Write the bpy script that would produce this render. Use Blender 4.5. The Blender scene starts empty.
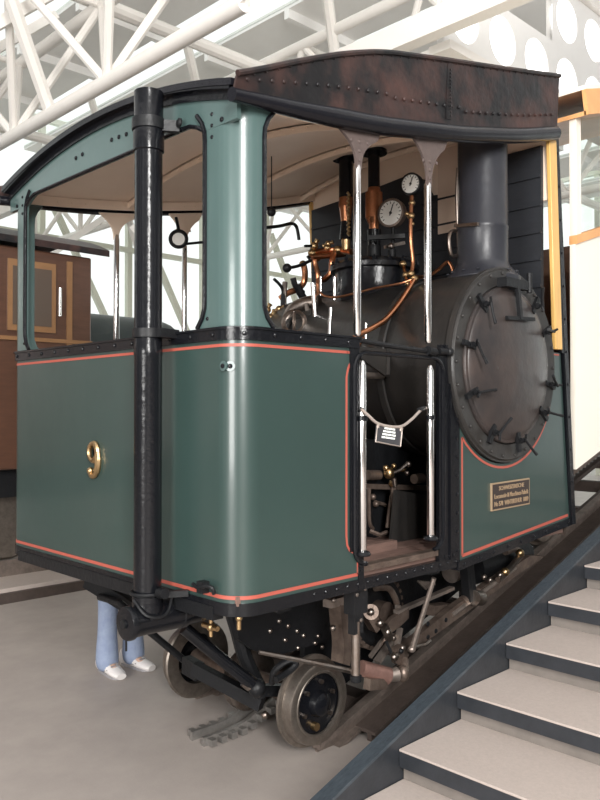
import bpy, math, random
from mathutils import Vector as V, Matrix
random.seed(7)
sc = bpy.context.scene
COL = sc.collection
PI = math.pi

# ------------------------------------------------------------------ camera
FPX, PITCH = 780.0, 10.0/780.0
CAM = V((-2.096, -2.523, 1.908))
FH = V((0.699, 0.715, 0)).normalized()
RT = V((FH.y, -FH.x, 0))
FW = (FH*math.cos(PITCH) + V((0, 0, 1))*math.sin(PITCH)).normalized()
UP = RT.cross(FW).normalized()
cd = bpy.data.cameras.new('camera')
cam = bpy.data.objects.new('camera', cd); COL.objects.link(cam)
cam.matrix_world = Matrix(((RT.x, UP.x, -FW.x, CAM.x), (RT.y, UP.y, -FW.y, CAM.y), (RT.z, UP.z, -FW.z, CAM.z), (0, 0, 0, 1)))
cd.sensor_fit = 'VERTICAL'; cd.sensor_height = 36; cd.sensor_width = 27; cd.lens = 36*FPX/800
cd.clip_end = 300
sc.camera = cam

def P(px, py, X=None, Y=None, Z=None):
    """the point of a real plane (X=.., Y=.. or Z=..) seen at a pixel: used to take measurements from the photograph"""
    d = FW + RT*((px-300)/FPX) - UP*((py-400)/FPX)
    if X is not None: t = (X-CAM.x)/d.x
    elif Y is not None: t = (Y-CAM.y)/d.y
    else: t = (Z-CAM.z)/d.z
    return CAM + d*t

# ------------------------------------------------------------------ materials
def mat(name, col, rough=.5, metal=0, noise=0, nscale=8, col2=None, bump=0, bscale=40, coat=0, spec=.5, stretch=None, ramp=(.25, .72)):
    m = bpy.data.materials.new(name); m.use_nodes = True
    nt = m.node_tree; b = nt.nodes['Principled BSDF']
    b.inputs['Base Color'].default_value = (*col, 1); b.inputs['Roughness'].default_value = rough
    b.inputs['Metallic'].default_value = metal; b.inputs['Coat Weight'].default_value = coat
    b.inputs['Coat Roughness'].default_value = .12
    b.inputs['Specular IOR Level'].default_value = spec
    tc = nt.nodes.new('ShaderNodeTexCoord'); mp = nt.nodes.new('ShaderNodeMapping')
    if stretch: mp.inputs['Scale'].default_value = stretch
    nt.links.new(tc.outputs['Object'], mp.inputs['Vector'])
    if noise:
        n = nt.nodes.new('ShaderNodeTexNoise'); n.inputs['Scale'].default_value = nscale; n.inputs['Detail'].default_value = 6
        n.inputs['Roughness'].default_value = .65
        nt.links.new(mp.outputs['Vector'], n.inputs['Vector'])
        r = nt.nodes.new('ShaderNodeValToRGB')
        r.color_ramp.elements[0].position = ramp[0]; r.color_ramp.elements[1].position = ramp[1]
        c2 = col2 or tuple(c*(1-noise) for c in col)
        r.color_ramp.elements[0].color = (*c2, 1); r.color_ramp.elements[1].color = (*col, 1)
        nt.links.new(n.outputs['Fac'], r.inputs['Fac']); nt.links.new(r.outputs['Color'], b.inputs['Base Color'])
        mr = nt.nodes.new('ShaderNodeMapRange'); mr.inputs['To Min'].default_value = min(1, rough+.12); mr.inputs['To Max'].default_value = max(0, rough-.06)
        nt.links.new(n.outputs['Fac'], mr.inputs['Value']); nt.links.new(mr.outputs['Result'], b.inputs['Roughness'])
    if bump:
        n2 = nt.nodes.new('ShaderNodeTexNoise'); n2.inputs['Scale'].default_value = bscale; n2.inputs['Detail'].default_value = 3
        nt.links.new(mp.outputs['Vector'], n2.inputs['Vector'])
        bp = nt.nodes.new('ShaderNodeBump'); bp.inputs['Strength'].default_value = bump; bp.inputs['Distance'].default_value = .02
        nt.links.new(n2.outputs['Fac'], bp.inputs['Height']); nt.links.new(bp.outputs['Normal'], b.inputs['Normal'])
    return m

def emit(name, col, s):
    m = bpy.data.materials.new(name); m.use_nodes = True; nt = m.node_tree
    b = nt.nodes['Principled BSDF']; b.inputs['Base Color'].default_value = (.8, .8, .8, 1)
    b.inputs['Emission Color'].default_value = (*col, 1); b.inputs['Emission Strength'].default_value = s
    return m

def glassmat(name):
    m = bpy.data.materials.new(name); m.use_nodes = True; nt = m.node_tree
    nt.nodes.remove(nt.nodes['Principled BSDF']); out = nt.nodes['Material Output']
    t = nt.nodes.new('ShaderNodeBsdfTransparent'); t.inputs['Color'].default_value = (.95, .97, .95, 1)
    g = nt.nodes.new('ShaderNodeBsdfGlossy'); g.inputs['Roughness'].default_value = .05
    mx = nt.nodes.new('ShaderNodeMixShader'); mx.inputs['Fac'].default_value = .06
    nt.links.new(t.outputs[0], mx.inputs[1]); nt.links.new(g.outputs[0], mx.inputs[2]); nt.links.new(mx.outputs[0], out.inputs[0])
    return m

G = {}
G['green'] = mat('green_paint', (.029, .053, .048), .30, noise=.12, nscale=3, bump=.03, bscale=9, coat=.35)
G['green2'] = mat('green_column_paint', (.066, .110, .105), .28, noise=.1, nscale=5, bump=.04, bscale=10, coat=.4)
G['black'] = mat('black_gloss_paint', (.0065, .007, .009), .19, noise=.2, nscale=14, bump=.1, bscale=30, spec=.34)
G['blackm'] = mat('black_frame_paint', (.010, .0105, .012), .42, noise=.3, nscale=10, bump=.15, bscale=40, spec=.3)
G['boiler'] = mat('boiler_black', (.020, .0195, .0195), .33, noise=1, nscale=6, col2=(.036, .032, .029), bump=.1, bscale=20, spec=.4)
G['door'] = mat('smokebox_door_black', (.026, .024, .025), .33, noise=1, nscale=5, col2=(.058, .043, .038), bump=.12, bscale=16, spec=.45)
G['stack'] = mat('chimney_black', (.028, .029, .036), .34, noise=.3, nscale=10, bump=.08, bscale=25, spec=.45)
G['roof'] = mat('sooty_rust_roof', (.0095, .009, .010), .36, noise=1, nscale=2.4, col2=(.062, .031, .026), bump=.3, bscale=9, spec=.35, ramp=(.36, .56))
G['soot'] = mat('black_lacquer_edge', (.008, .008, .011), .22, bump=.1, bscale=12, spec=.35)
G['red'] = mat('red_line_paint', (.38, .085, .06), .45)
G['bracket'] = mat('brown_grey_iron', (.115, .085, .077), .45, noise=.3, nscale=25, bump=.1)
G['chrome'] = mat('polished_steel', (.82, .80, .79), .16, 1, bump=.02, bscale=30)
G['copper'] = mat('copper_pipe', (.62, .27, .14), .27, 1, noise=.35, nscale=20)
G['brass'] = mat('brass_fitting', (.58, .40, .21), .32, 1, noise=.3, nscale=25)
G['plateg'] = mat('brass_letters', (.55, .40, .26), .42, .6)
G['platek'] = mat('plate_ground', (.035, .025, .022), .5)
G['steel'] = mat('worn_steel', (.40, .36, .33), .34, 1, noise=.5, nscale=14, col2=(.20, .15, .12))
G['oily'] = mat('oily_brown_steel', (.25, .19, .155), .42, .65, noise=1, nscale=12, col2=(.085, .06, .05), bump=.2, bscale=30)
G['rod'] = mat('greasy_pale_steel', (.50, .42, .37), .36, .8, noise=.45, nscale=16)
G['pink'] = mat('reddish_steel', (.42, .24, .20), .38, .6, noise=.5, nscale=10)
G['tyre'] = mat('wheel_tyre_steel', (.30, .265, .23), .36, .85, noise=.4, nscale=18, col2=(.17, .14, .12))
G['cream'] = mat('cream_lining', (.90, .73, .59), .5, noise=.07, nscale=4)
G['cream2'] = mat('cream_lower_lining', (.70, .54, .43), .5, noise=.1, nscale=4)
G['gold'] = mat('ochre_wood', (.78, .47, .15), .35, noise=.25, nscale=6, stretch=(8, 8, .6), coat=.2)
G['dark'] = mat('dark_grey_boards', (.026, .028, .033), .42, noise=.3, nscale=12, stretch=(1, 1, 4), bump=.1, spec=.35)
G['wood'] = mat('worn_floor_wood', (.22, .135, .11), .6, noise=.5, nscale=9, stretch=(.6, 6, 6), bump=.2)
G['white'] = mat('dial_white', (.78, .77, .73), .35)
G['ink'] = mat('dial_ink', (.02, .02, .02), .5)
G['chain'] = mat('sign_wire', (.55, .47, .42), .4, .6)
G['signb'] = mat('sign_black', (.05, .05, .055), .35)
G['signw'] = mat('sign_white', (.85, .88, .84), .5)
G['floor'] = mat('concrete_floor', (.40, .352, .322), .55, noise=.2, nscale=2.5, bump=.06, bscale=60)
G['tread'] = mat('stone_tread', (.48, .41, .37), .6, noise=.14, nscale=60, bump=.1, bscale=120)
G['riser'] = mat('stair_steel', (.050, .055, .064), .32, .4, noise=.35, nscale=7, bump=.06)
G['string'] = mat('stringer_steel', (.105, .130, .155), .30, .5, noise=.45, nscale=22, stretch=(.6, 3, 3), bump=.12, bscale=50)
G['riserb'] = mat('riser_brown', (.21, .185, .165), .5, noise=.3, nscale=7)
G['rail'] = mat('rail_steel', (.34, .28, .245), .40, .7, noise=.5, nscale=14, bump=.1)
G['beam'] = mat('track_beam', (.095, .072, .062), .5, .3, noise=.4, nscale=10, bump=.15)
G['rack'] = mat('rack_steel', (.36, .34, .32), .4, .7, noise=.4, nscale=15)
G['truss'] = mat('white_truss_paint', (.86, .82, .77), .45, noise=.05)
G['deck'] = mat('roof_deck', (.86, .845, .82), .6, noise=.06, nscale=2)
G['frame'] = mat('window_bars', (.62, .62, .52), .5)
G['glass'] = glassmat('hall_glass')
G['sky'] = emit('opening_glow', (1, 1, 1), 1.6)  # white glow standing in for sky behind the girder openings
G['brown'] = mat('brown_varnish', (.105, .050, .032), .3, noise=.35, nscale=5, stretch=(1, 1, 5), coat=.3)
G['tan'] = mat('tan_wood', (.26, .135, .06), .4, noise=.2)
G['creamp'] = mat('cream_coach_paint', (.86, .80, .70), .35, coat=.3)
G['orange'] = mat('orange_wood', (.80, .40, .16), .4, noise=.2, nscale=6)
G['pane'] = mat('dark_window', (.10, .075, .06), .08, spec=.8)
G['jean'] = mat('faded_denim', (.235, .29, .43), .85, noise=.3, nscale=14, col2=(.33, .39, .52), bump=.2, bscale=90)
G['shirt'] = mat('shirt_cloth', (.13, .14, .17), .85, bump=.1)
G['skin'] = mat('skin', (.60, .38, .29), .5)
G['hair'] = mat('hair', (.06, .04, .03), .6)
G['shoe'] = mat('white_trainer', (.78, .74, .72), .5)
G['shoeg'] = mat('trainer_grey', (.32, .31, .32), .6)
G['tank'] = mat('dark_green_tank', (.020, .030, .030), .4, noise=.2)

# ------------------------------------------------------------------ mesh builder
class MB:
    def __init__(s): s.v = []; s.f = []; s.m = []; s.mi = 0; s.mats = []
    def use(s, m):
        if m not in s.mats: s.mats.append(m)
        s.mi = s.mats.index(m); return s
    def add(s, vs, fs):
        o = len(s.v); s.v += [V(p) for p in vs]
        for f in fs: s.f.append([i+o for i in f]); s.m.append(s.mi)
        return s
    def box(s, a, b):
        x0, y0, z0 = a; x1, y1, z1 = b
        return s.add([(x0,y0,z0),(x1,y0,z0),(x1,y1,z0),(x0,y1,z0),(x0,y0,z1),(x1,y0,z1),(x1,y1,z1),(x0,y1,z1)],
              [(0,3,2,1),(4,5,6,7),(0,1,5,4),(1,2,6,5),(2,3,7,6),(3,0,4,7)])
    def bar(s, a, b, w, h, up=(0,0,1)):
        a = V(a); b = V(b); d = (b-a).normalized(); up = V(up)
        sd = d.cross(up)
        if sd.length < 1e-4: sd = d.cross(V((1,0,0)))
        sd.normalize(); u = sd.cross(d).normalized()
        q = [(-w/2,-h/2),(w/2,-h/2),(w/2,h/2),(-w/2,h/2)]
        vs = [a+sd*x+u*y for x,y in q]+[b+sd*x+u*y for x,y in q]
        return s.add(vs, [(3,2,1,0),(4,5,6,7),(0,1,5,4),(1,2,6,5),(2,3,7,6),(3,0,4,7)])
    def lathe(s, prof, org, axis, seg=28, cap=True):
        ax = V(axis).normalized(); t = ax.orthogonal().normalized(); u = ax.cross(t); org = V(org)
        vs = []; fs = []; n = len(prof)
        for i in range(seg):
            a = 2*PI*i/seg; dr = t*math.cos(a)+u*math.sin(a)
            for r, h in prof: vs.append(org+ax*h+dr*r)
        for i in range(seg):
            j = (i+1) % seg
            for k in range(n-1): fs.append((i*n+k, j*n+k, j*n+k+1, i*n+k+1))
        if cap:
            if prof[0][0] > 1e-5: fs.append([i*n for i in range(seg)][::-1])
            if prof[-1][0] > 1e-5: fs.append([i*n+n-1 for i in range(seg)])
        return s.add(vs, fs)
    def cyl(s, a, b, r, r2=None, seg=20):
        a = V(a); b = V(b); L = (b-a).length
        return s.lathe([(r,0),(r if r2 is None else r2, L)], a, b-a, seg)
    def ball(s, c, r, seg=14, sq=1):
        n = 8
        return s.lathe([(max(1e-6, r*math.sin(PI*i/n)), -r*sq*math.cos(PI*i/n)) for i in range(n+1)], c, (0,0,1), seg, False)
    def rivet(s, c, n, r=.008, h=.6):
        return s.lathe([(r,-.002),(r*.95,r*h*.45),(r*.6,r*h*.9),(1e-5,r*h)], c, n, 8, False)
    def tube(s, pts, r, seg=10, closed=False):
        pts = [V(p) for p in pts]; n = len(pts); vs = []; fs = []; pt = None
        for i, p in enumerate(pts):
            if closed: d = pts[(i+1) % n]-pts[i-1]
            else: d = pts[min(i+1,n-1)]-pts[max(i-1,0)]
            d.normalize()
            if pt is None: t = d.orthogonal().normalized()
            else:
                t = pt-d*pt.dot(d)
                t = t.normalized() if t.length > 1e-6 else d.orthogonal().normalized()
            pt = t; u = d.cross(t)
            rr = r[i] if isinstance(r, (list, tuple)) else r
            for k in range(seg):
                a = 2*PI*k/seg; vs.append(p+(t*math.cos(a)+u*math.sin(a))*rr)
        for i in range(n if closed else n-1):
            j = (i+1) % n
            for k in range(seg):
                l = (k+1) % seg; fs.append((i*seg+k, i*seg+l, j*seg+l, j*seg+k))
        if not closed: fs += [list(range(seg))[::-1], [(n-1)*seg+k for k in range(seg)]]
        return s.add(vs, fs)
    def prism(s, poly, ext):
        ext = V(ext); n = len(poly); poly = [V(p) for p in poly]
        nor = V((0,0,0))
        for i in range(n): nor += poly[i].cross(poly[(i+1) % n])
        if nor.dot(ext) > 0: poly = poly[::-1]
        vs = poly+[p+ext for p in poly]
        fs = [list(range(n)), [n+i for i in range(n)][::-1]]+[(i, n+i, n+(i+1) % n, (i+1) % n)[::-1] if False else ((i+1) % n, i, n+i, n+(i+1) % n) for i in range(n)]
        return s.add(vs, fs)
    def strip(s, A, B, th):
        """solid sheet between two polylines A and B (same count), thickened by the vector(s) th"""
        n = len(A); A = [V(p) for p in A]; B = [V(p) for p in B]
        T = [V(t) for t in th] if isinstance(th, list) else [V(th)]*n
        vs = A+B+[A[i]+T[i] for i in range(n)]+[B[i]+T[i] for i in range(n)]; fs = []
        for i in range(n-1):
            fs += [(i,i+1,n+i+1,n+i), (2*n+i,3*n+i,3*n+i+1,2*n+i+1), (i,2*n+i,2*n+i+1,i+1), (n+i,n+i+1,3*n+i+1,3*n+i)]
        fs += [(0,n,3*n,2*n), (n-1,3*n-1,4*n-1,2*n-1)]
        return s.add(vs, fs)
    def pieces(s, gap=.02):
        n = len(s.v); par = list(range(n))
        def find(a):
            while par[a] != a: par[a] = par[par[a]]; a = par[a]
            return a
        for f in s.f:
            r = find(f[0])
            for k in f[1:]: par[find(k)] = r
        isl = {}
        for i in range(n): isl.setdefault(find(i), []).append(i)
        keys = list(isl); lo = []; hi = []
        for k in keys:
            ps = [s.v[i] for i in isl[k]]
            lo.append([min(p[a] for p in ps) for a in range(3)]); hi.append([max(p[a] for p in ps) for a in range(3)])
        g = list(range(len(keys)))
        def f2(a):
            while g[a] != a: g[a] = g[g[a]]; a = g[a]
            return a
        for a in range(len(keys)):
            for b in range(a):
                if all(lo[a][c]-gap < hi[b][c] and lo[b][c]-gap < hi[a][c] for c in range(3)): g[f2(a)] = f2(b)
        cl = {}
        for a, k in enumerate(keys): cl.setdefault(f2(a), []).extend(isl[k])
        if len(cl) == 1: return [s]
        out = []
        for idx in sorted(cl.values(), key=len, reverse=True):
            mp = {v: i for i, v in enumerate(idx)}; q = MB(); q.mats = list(s.mats); q.v = [s.v[i] for i in idx]
            for f, mi in zip(s.f, s.m):
                if f[0] in mp: q.f.append([mp[i] for i in f]); q.m.append(mi)
            used = sorted(set(q.m)); q.mats = [s.mats[u] for u in used] if s.mats else []
            if q.mats: q.m = [used.index(u) for u in q.m]
            out.append(q)
        return out
    def build(s, name, m=None, par=None, bevel=0, sharp=35, kind=None, label=None, whole=False):
        if not whole and kind is None and par is not None and len(s.v) < 12000:
            ps = s.pieces()
            if 1 < len(ps) <= 16:
                os_ = [q.build(name, m, par, bevel, sharp, kind, label, True) for q in ps]
                return os_[0]
        me = bpy.data.meshes.new(name)
        off = V(par['_o']) if par is not None and '_o' in par.keys() else V((0,0,0))
        me.from_pydata([tuple(p-off) for p in s.v], [], s.f)
        import bmesh as bmm
        bm = bmm.new(); bm.from_mesh(me)
        bmm.ops.recalc_face_normals(bm, faces=bm.faces); bm.to_mesh(me); bm.free()
        for p, mi in zip(me.polygons, s.m): p.material_index = mi
        ml = s.mats or [m]
        if m is not None and s.mats and m not in s.mats: ml = s.mats
        for k in ml: me.materials.append(G[k])
        me.polygons.foreach_set('use_smooth', [True]*len(me.polygons))
        me.set_sharp_from_angle(angle=math.radians(sharp))
        o = bpy.data.objects.new(name, me); COL.objects.link(o)
        if par is not None:
            o.parent = par; o['_o'] = list(off)
        if bevel:
            b = o.modifiers.new('bevel', 'BEVEL'); b.width = bevel; b.segments = 2; b.limit_method = 'ANGLE'
        if kind: o['kind'] = kind
        if label: o['label'] = label
        return o

def thing(name, label, cat, loc=(0,0,0), group=None):
    o = bpy.data.objects.new(name, None); COL.objects.link(o); o.location = loc; o['_o'] = list(loc)
    o['label'] = label; o['category'] = cat
    if group: o['group'] = group
    return o

def lerp(tab, x):
    for (a, b), (c, d) in zip(tab, tab[1:]):
        if x <= c: return b+(d-b)*(x-a)/(c-a)
    (a, b), (c, d) = tab[-2:]
    return b+(d-b)*(x-a)/(c-a)

def smooth(pts, n=6):
    """Catmull-Rom through points"""
    pts = [V(p) for p in pts]; out = []
    for i in range(len(pts)-1):
        p0 = pts[max(i-1,0)]; p1 = pts[i]; p2 = pts[i+1]; p3 = pts[min(i+2,len(pts)-1)]
        for k in range(n):
            t = k/n
            out.append(.5*((2*p1)+(p2-p0)*t+(2*p0-5*p1+4*p2-p3)*t*t+(3*p1-p0-3*p2+p3)*t**3))
    out.append(pts[-1]); return out

def textmesh(mb, txt, org, xd, yd, size, width=None, depth=.003, align='CENTER'):
    c = bpy.data.curves.new('t', 'FONT'); c.body = txt; c.size = size; c.align_x = align; c.align_y = 'CENTER'; c.extrude = depth; c.resolution_u = 3
    o = bpy.data.objects.new('t', c); COL.objects.link(o)
    dg = bpy.context.evaluated_depsgraph_get(); me = bpy.data.meshes.new_from_object(o.evaluated_get(dg))
    xs = [v.co.x for v in me.vertices]; w = max(xs)-min(xs); k = (width/w) if width else 1
    xd = V(xd); yd = V(yd); zd = xd.cross(yd)
    mb.add([V(org)+xd*(v.co.x*k)+yd*v.co.y+zd*v.co.z for v in me.vertices], [list(p.vertices) for p in me.polygons])
    bpy.data.objects.remove(o); bpy.data.curves.remove(c); bpy.data.meshes.remove(me)

# =================================================================== LOCOMOTIVE
W = 2.2; RC = .13; ZB = 1.085; ZT = 2.208; DX0, DX1 = .765, 1.455
SL = .31
loco = thing('rack_locomotive', 'green and black steam rack locomotive with brass number 9, chimney and round smokebox door', 'locomotive', (1.5, 1.1, .04))

def plan(x_end=DX0, off=0.0, n=10, y_only=None):
    """plan path of the cab wall, offset outwards: near side, rounded corner, front, rounded corner, far side"""
    pts = [(x_end, -off)]
    for i in range(n+1):
        a = -PI/2-(PI/2)*i/n; pts.append((RC+(RC+off)*math.cos(a), RC+(RC+off)*math.sin(a)))
    for i in range(n+1):
        a = PI-(PI/2)*i/n; pts.append((RC+(RC+off)*math.cos(a), W-RC+(RC+off)*math.sin(a)))
    pts.append((x_end, W+off)); return pts
def wall(mb, z0, z1, o0, o1, x_end=DX0):
    A = plan(x_end, o1); B = plan(x_end, o0)
    mb.strip([(x,y,z0) for x,y in A], [(x,y,z1) for x,y in A], [V((b[0]-a[0], b[1]-a[1], 0)) for a, b in zip(A, B)])
def along(path, step):
    out = []; acc = step*.5
    for a, b in zip(path, path[1:]):
        L = math.dist(a, b); nx, ny = (b[1]-a[1])/L, -(b[0]-a[0])/L
        while acc < L:
            t = acc/L; out.append((a[0]+(b[0]-a[0])*t, a[1]+(b[1]-a[1])*t, -nx if False else nx, ny)); acc += step
        acc -= L
    return out

m = MB(); wall(m, ZB, ZT, -.02, 0); m.build('cab_panel', 'green', loco, label='dark green cab panel with rounded corners')
# bolts on the corner
m = MB()
for px, py in ((224, 366), (247, 366)):
    p = P(px, py, X=0) if px < 236 else None
    if p is None: p = V((.012, .075, 2.10))
    n = V((-1, 0, 0)) if px < 236 else V((-.82, -.57, 0))
    if px >= 236: p = V((RC-RC*.86, RC-RC*.51, 2.095))
    m.use('green2'); m.cyl(p, p+n*.006, .022, seg=16); m.use('black'); m.rivet(p+n*.006, n, .011, .8)
m.build('corner_bolt', None, loco)
# red pinstripes on the cab panel
def ribbon(mb, pts3, nrm, w, up=None):
    A = []; B = []
    n = len(pts3); pts3 = [V(p) for p in pts3]
    for i, p in enumerate(pts3):
        d = (pts3[min(i+1,n-1)]-pts3[max(i-1,0)]).normalized(); nn = V(nrm[i]) if isinstance(nrm, list) else V(nrm)
        sd = d.cross(nn).normalized()*(w/2); A.append(p+sd); B.append(p-sd)
    mb.strip(A, B, [(V(nrm[i]) if isinstance(nrm, list) else V(nrm))*.002 for i in range(n)])
def planribbon(mb, z, x_end, w, off=.0005):
    pp = plan(x_end, off); nr = []
    q = plan(x_end, 0); q1 = plan(x_end, 1)
    nr = [V((b[0]-a[0], b[1]-a[1], 0)).normalized() for a, b in zip(q, q1)]
    ribbon(mb, [(x,y,z) for x, y in pp], nr, w)
m = MB(); planribbon(m, ZT-.022, DX0-.075, .013); planribbon(m, ZB+.024, DX0-.004, .016)
for y, n in ((-.0005, (0,-1,0)), (W+.0005, (0,1,0))):
    pts = [(DX0-.012, y, ZT-.035)]
    pts = [(DX0-.08, y, ZT-.022), (DX0-.036, y, ZT-.024), (DX0-.040, y, ZT-.05), (DX0-.072, y, ZT-.10), (DX0-.083, y, ZT-.14), (DX0-.085, y, ZB+.22), (DX0-.080, y, ZB+.175),
           (DX0-.062, y, ZB+.148), (DX0-.012, y, ZB+.122), (DX0-.003, y, ZB+.11), (DX0-.003, y, ZB+.024)]
    ribbon(m, pts, n, .012)
m.build('pinstripe', 'red', loco, label='salmon red pinstripe around green cab panel')
m = MB(); wall(m, ZT, ZT+.045, -.03, .014)
m2 = plan(DX0, .014)
for x, y, nx, ny in along(m2, .16):
    c = V((x, y, ZT+.026)); n = V((nx, ny, 0))
    if (c+n*.1-V((.5,1.1,ZT))).length < (c-V((.5,1.1,ZT))).length: n = -n
    m.rivet(c, n, .011, .7)
wall(m, ZT+.045, ZT+.055, -.035, .022)
m.build('belt_rail', 'black', loco, label='black riveted belt rail')
m = MB(); wall(m, ZB-.055, ZB, -.06, .006, 1.62)
for x, y, nx, ny in along(plan(1.62, .006), .075):
    if x < .45 : continue
    m.rivet((x, y, ZB-.022), (0, -1 if y < 1 else 1, 0), .0095, .8)
m.build('sill', 'black', loco, label='black riveted sill')

# corner columns with flared fillets
def column(name, mirror, label=None):
    def my(y): return W-y if mirror else y
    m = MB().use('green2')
    z0, z1 = ZT+.06, 3.22
    rows = 22; ya, xb = .215, .150
    prof = []
    for i in range(rows+1):
        t = i/rows; z = z0+(z1-z0)*t; h = z-z0; g = z1-z
        fl = .055*max(0, 1-h/.11)**2.2 + .06*max(0, 1-g/.12)**2.2
        prof.append((z, fl))
    path = []
    def pathpts(fl):
        r = [(0, ya+fl)]
        for i in range(9):
            a = PI+(PI/2)*i/8; r.append((RC+RC*math.cos(a), RC+RC*math.sin(a)))
        r.append((xb+fl, 0)); return r
    npt = len(pathpts(0)); vs = []; fs = []
    for z, fl in prof:
        for x, y in pathpts(fl): vs.append((x, my(y), z))
    for z, fl in prof:
        for x, y in pathpts(fl):
            dx, dy = (RC-x, RC-y); L = math.hypot(dx, dy)
            if x <= 1e-6 and y > RC: dx, dy, L = 1, 0, 1
            if y <= 1e-6 and x > RC: dx, dy, L = 0, 1, 1
            vs.append((x+dx/L*.018, my(y+dy/L*.018), z))
    N = (rows+1)*npt
    for i in range(rows):
        for k in range(npt-1):
            a = i*npt+k; q = (a, a+1, a+npt+1, a+npt); fs.append(q); fs.append([N+j for j in q[::-1]])
        for k in (0, npt-1):
            a = i*npt+k; fs.append((a, a+npt, N+a+npt, N+a))
    m.add(vs, fs)
    m.use('black')
    for z in (3.15, 3.10, 3.20): m.rivet((-.001, my(.17), z), (-1, 0, 0), .009)
    m.rivet((-.001, my(.20), ZT+.10), (-1,0,0), .009)
    o = m.build(name, None, loco, label=label)
    t = MB()
    for side in (0, 1):
        pts = []
        for z, fl in prof:
            pts.append((-.004, my(ya+fl), z) if side == 0 else (xb+fl, my(-.004), z))
        t.tube(pts, .011, 8)
    t.build('edge_trim', 'black', o)
column('corner_column', False, 'pale green rounded corner column'); column('corner_column', True)

# front arch
def arch(y, rise=.165, base=3.25): u = (y-1.1)/1.1; return base+rise*(1-u*u)
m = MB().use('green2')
ys = [W*i/40 for i in range(41)]
top = [(-.001, y, arch(y)) for y in ys]
def low(y):
    e = min(y, W-y)-.23
    return 3.188 if e > .12 else 3.188-.0+(.0 if e < 0 else 0)+(-.05*((.12-max(e,0))/.12)**2)
bot = [(-.001, y, low(y)) for y in ys]
m.strip(bot, top, (.022, 0, 0))
fa = m.build('front_arch', None, loco, label='green arched front spandrel')
t = MB(); t.tube([(-.004, y, low(y)) for y in ys if .22 < y < W-.22], .010, 8)
for y in (.93, .86, 1.0, 1.3, 1.37, .60, .1, W-.1): t.rivet((-.002, y, arch(y)-.12), (-1,0,0), .012)
for y in [W*(i+.5)/22 for i in range(22)]: t.rivet((-.002, y, arch(y)-.022), (-1,0,0), .007)
t.build('edge_trim', 'black', fa)
m = MB(); m.strip([(-.045, y, arch(y)) for y in ys], [(.03, y, arch(y)) for y in ys], (0,0,.028))
m.strip([(-.012, y, arch(y)-.038) for y in ys], [(-.012, y, arch(y)) for y in ys], (.01,0,0))
m.build('roof_edge', 'black', loco)

# roof: lower (ceiling) line and raised parapet line along the side
LOW = [(-.1,3.195),(0,3.205),(.312,3.235),(.864,3.307),(1.574,3.440),(2.2,3.585),(2.70,3.725)]
TOP = [(-.1,3.285),(0,3.325),(.3,3.465),(.574,3.585),(.865,3.69),(1.322,3.80),(2.0,3.955),(2.70,4.12)]
xs = [-.06+2.74*i/40 for i in range(41)]
def zl(x): return sum(lerp(LOW, x+d) for d in (-.12,-.04,.04,.12))/4
def zt(x): return sum(lerp(TOP, x+d) for d in (-.08,0,.08))/3
def ceil_z(x, y): u = (y-1.1)/1.1; return zl(x)+.045+.15*(1-u*u)
def sheet(mb, fz, th, x0, x1, nx, y0, y1, ny):
    vs = []; fs = []
    for k in (0, 1):
        for i in range(nx+1):
            for j in range(ny+1):
                x = x0+(x1-x0)*i/nx; y = y0+(y1-y0)*j/ny; vs.append((x, y, fz(x, y)+k*th))
    n = ny+1; N = (nx+1)*n
    for i in range(nx):
        for j in range(ny):
            a = i*n+j; q = (a, a+1, a+n+1, a+n); fs.append(q); fs.append([N+c for c in q[::-1]])
        for a in (i*n, i*n+ny): fs.append((a, a+n, N+a+n, N+a))
    for j in range(ny):
        for a in (j, nx*n+j): fs.append((a, a+1, N+a+1, N+a))
    mb.add(vs, fs)
m = MB(); sheet(m, lambda x, y: ceil_z(x, y)+.02, .03, -.05, 2.68, 24, -.02, W+.02, 24); m.build('roof', 'soot', loco, label='sooty black arched roof')
m = MB().use('cream'); sheet(m, ceil_z, .012, .03, 2.69, 24, -.03, W+.03, 24)
m.build('ceiling_lining', None, loco, label='cream painted ceiling inside cab')
for xr in (.82, 1.72, 2.5):
    m = MB(); ys2 = [.02+(W-.04)*i/24 for i in range(25)]
    m.strip([(xr, y, ceil_z(xr, y)-.05) for y in ys2], [(xr, y, ceil_z(xr, y)) for y in ys2], (.018,0,0))
    m.strip([(xr, y, ceil_z(xr, y)-.004) for y in ys2], [(xr+.06, y, ceil_z(xr+.06, y)-.004) for y in ys2], (0,0,-.008))
    for i in range(20): m.rivet((xr-.001, .1+i*.105, ceil_z(xr, .1+i*.105)-.025), (-1,0,0), .008)
    m.build('roof_rib', 'cream', loco)
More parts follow.
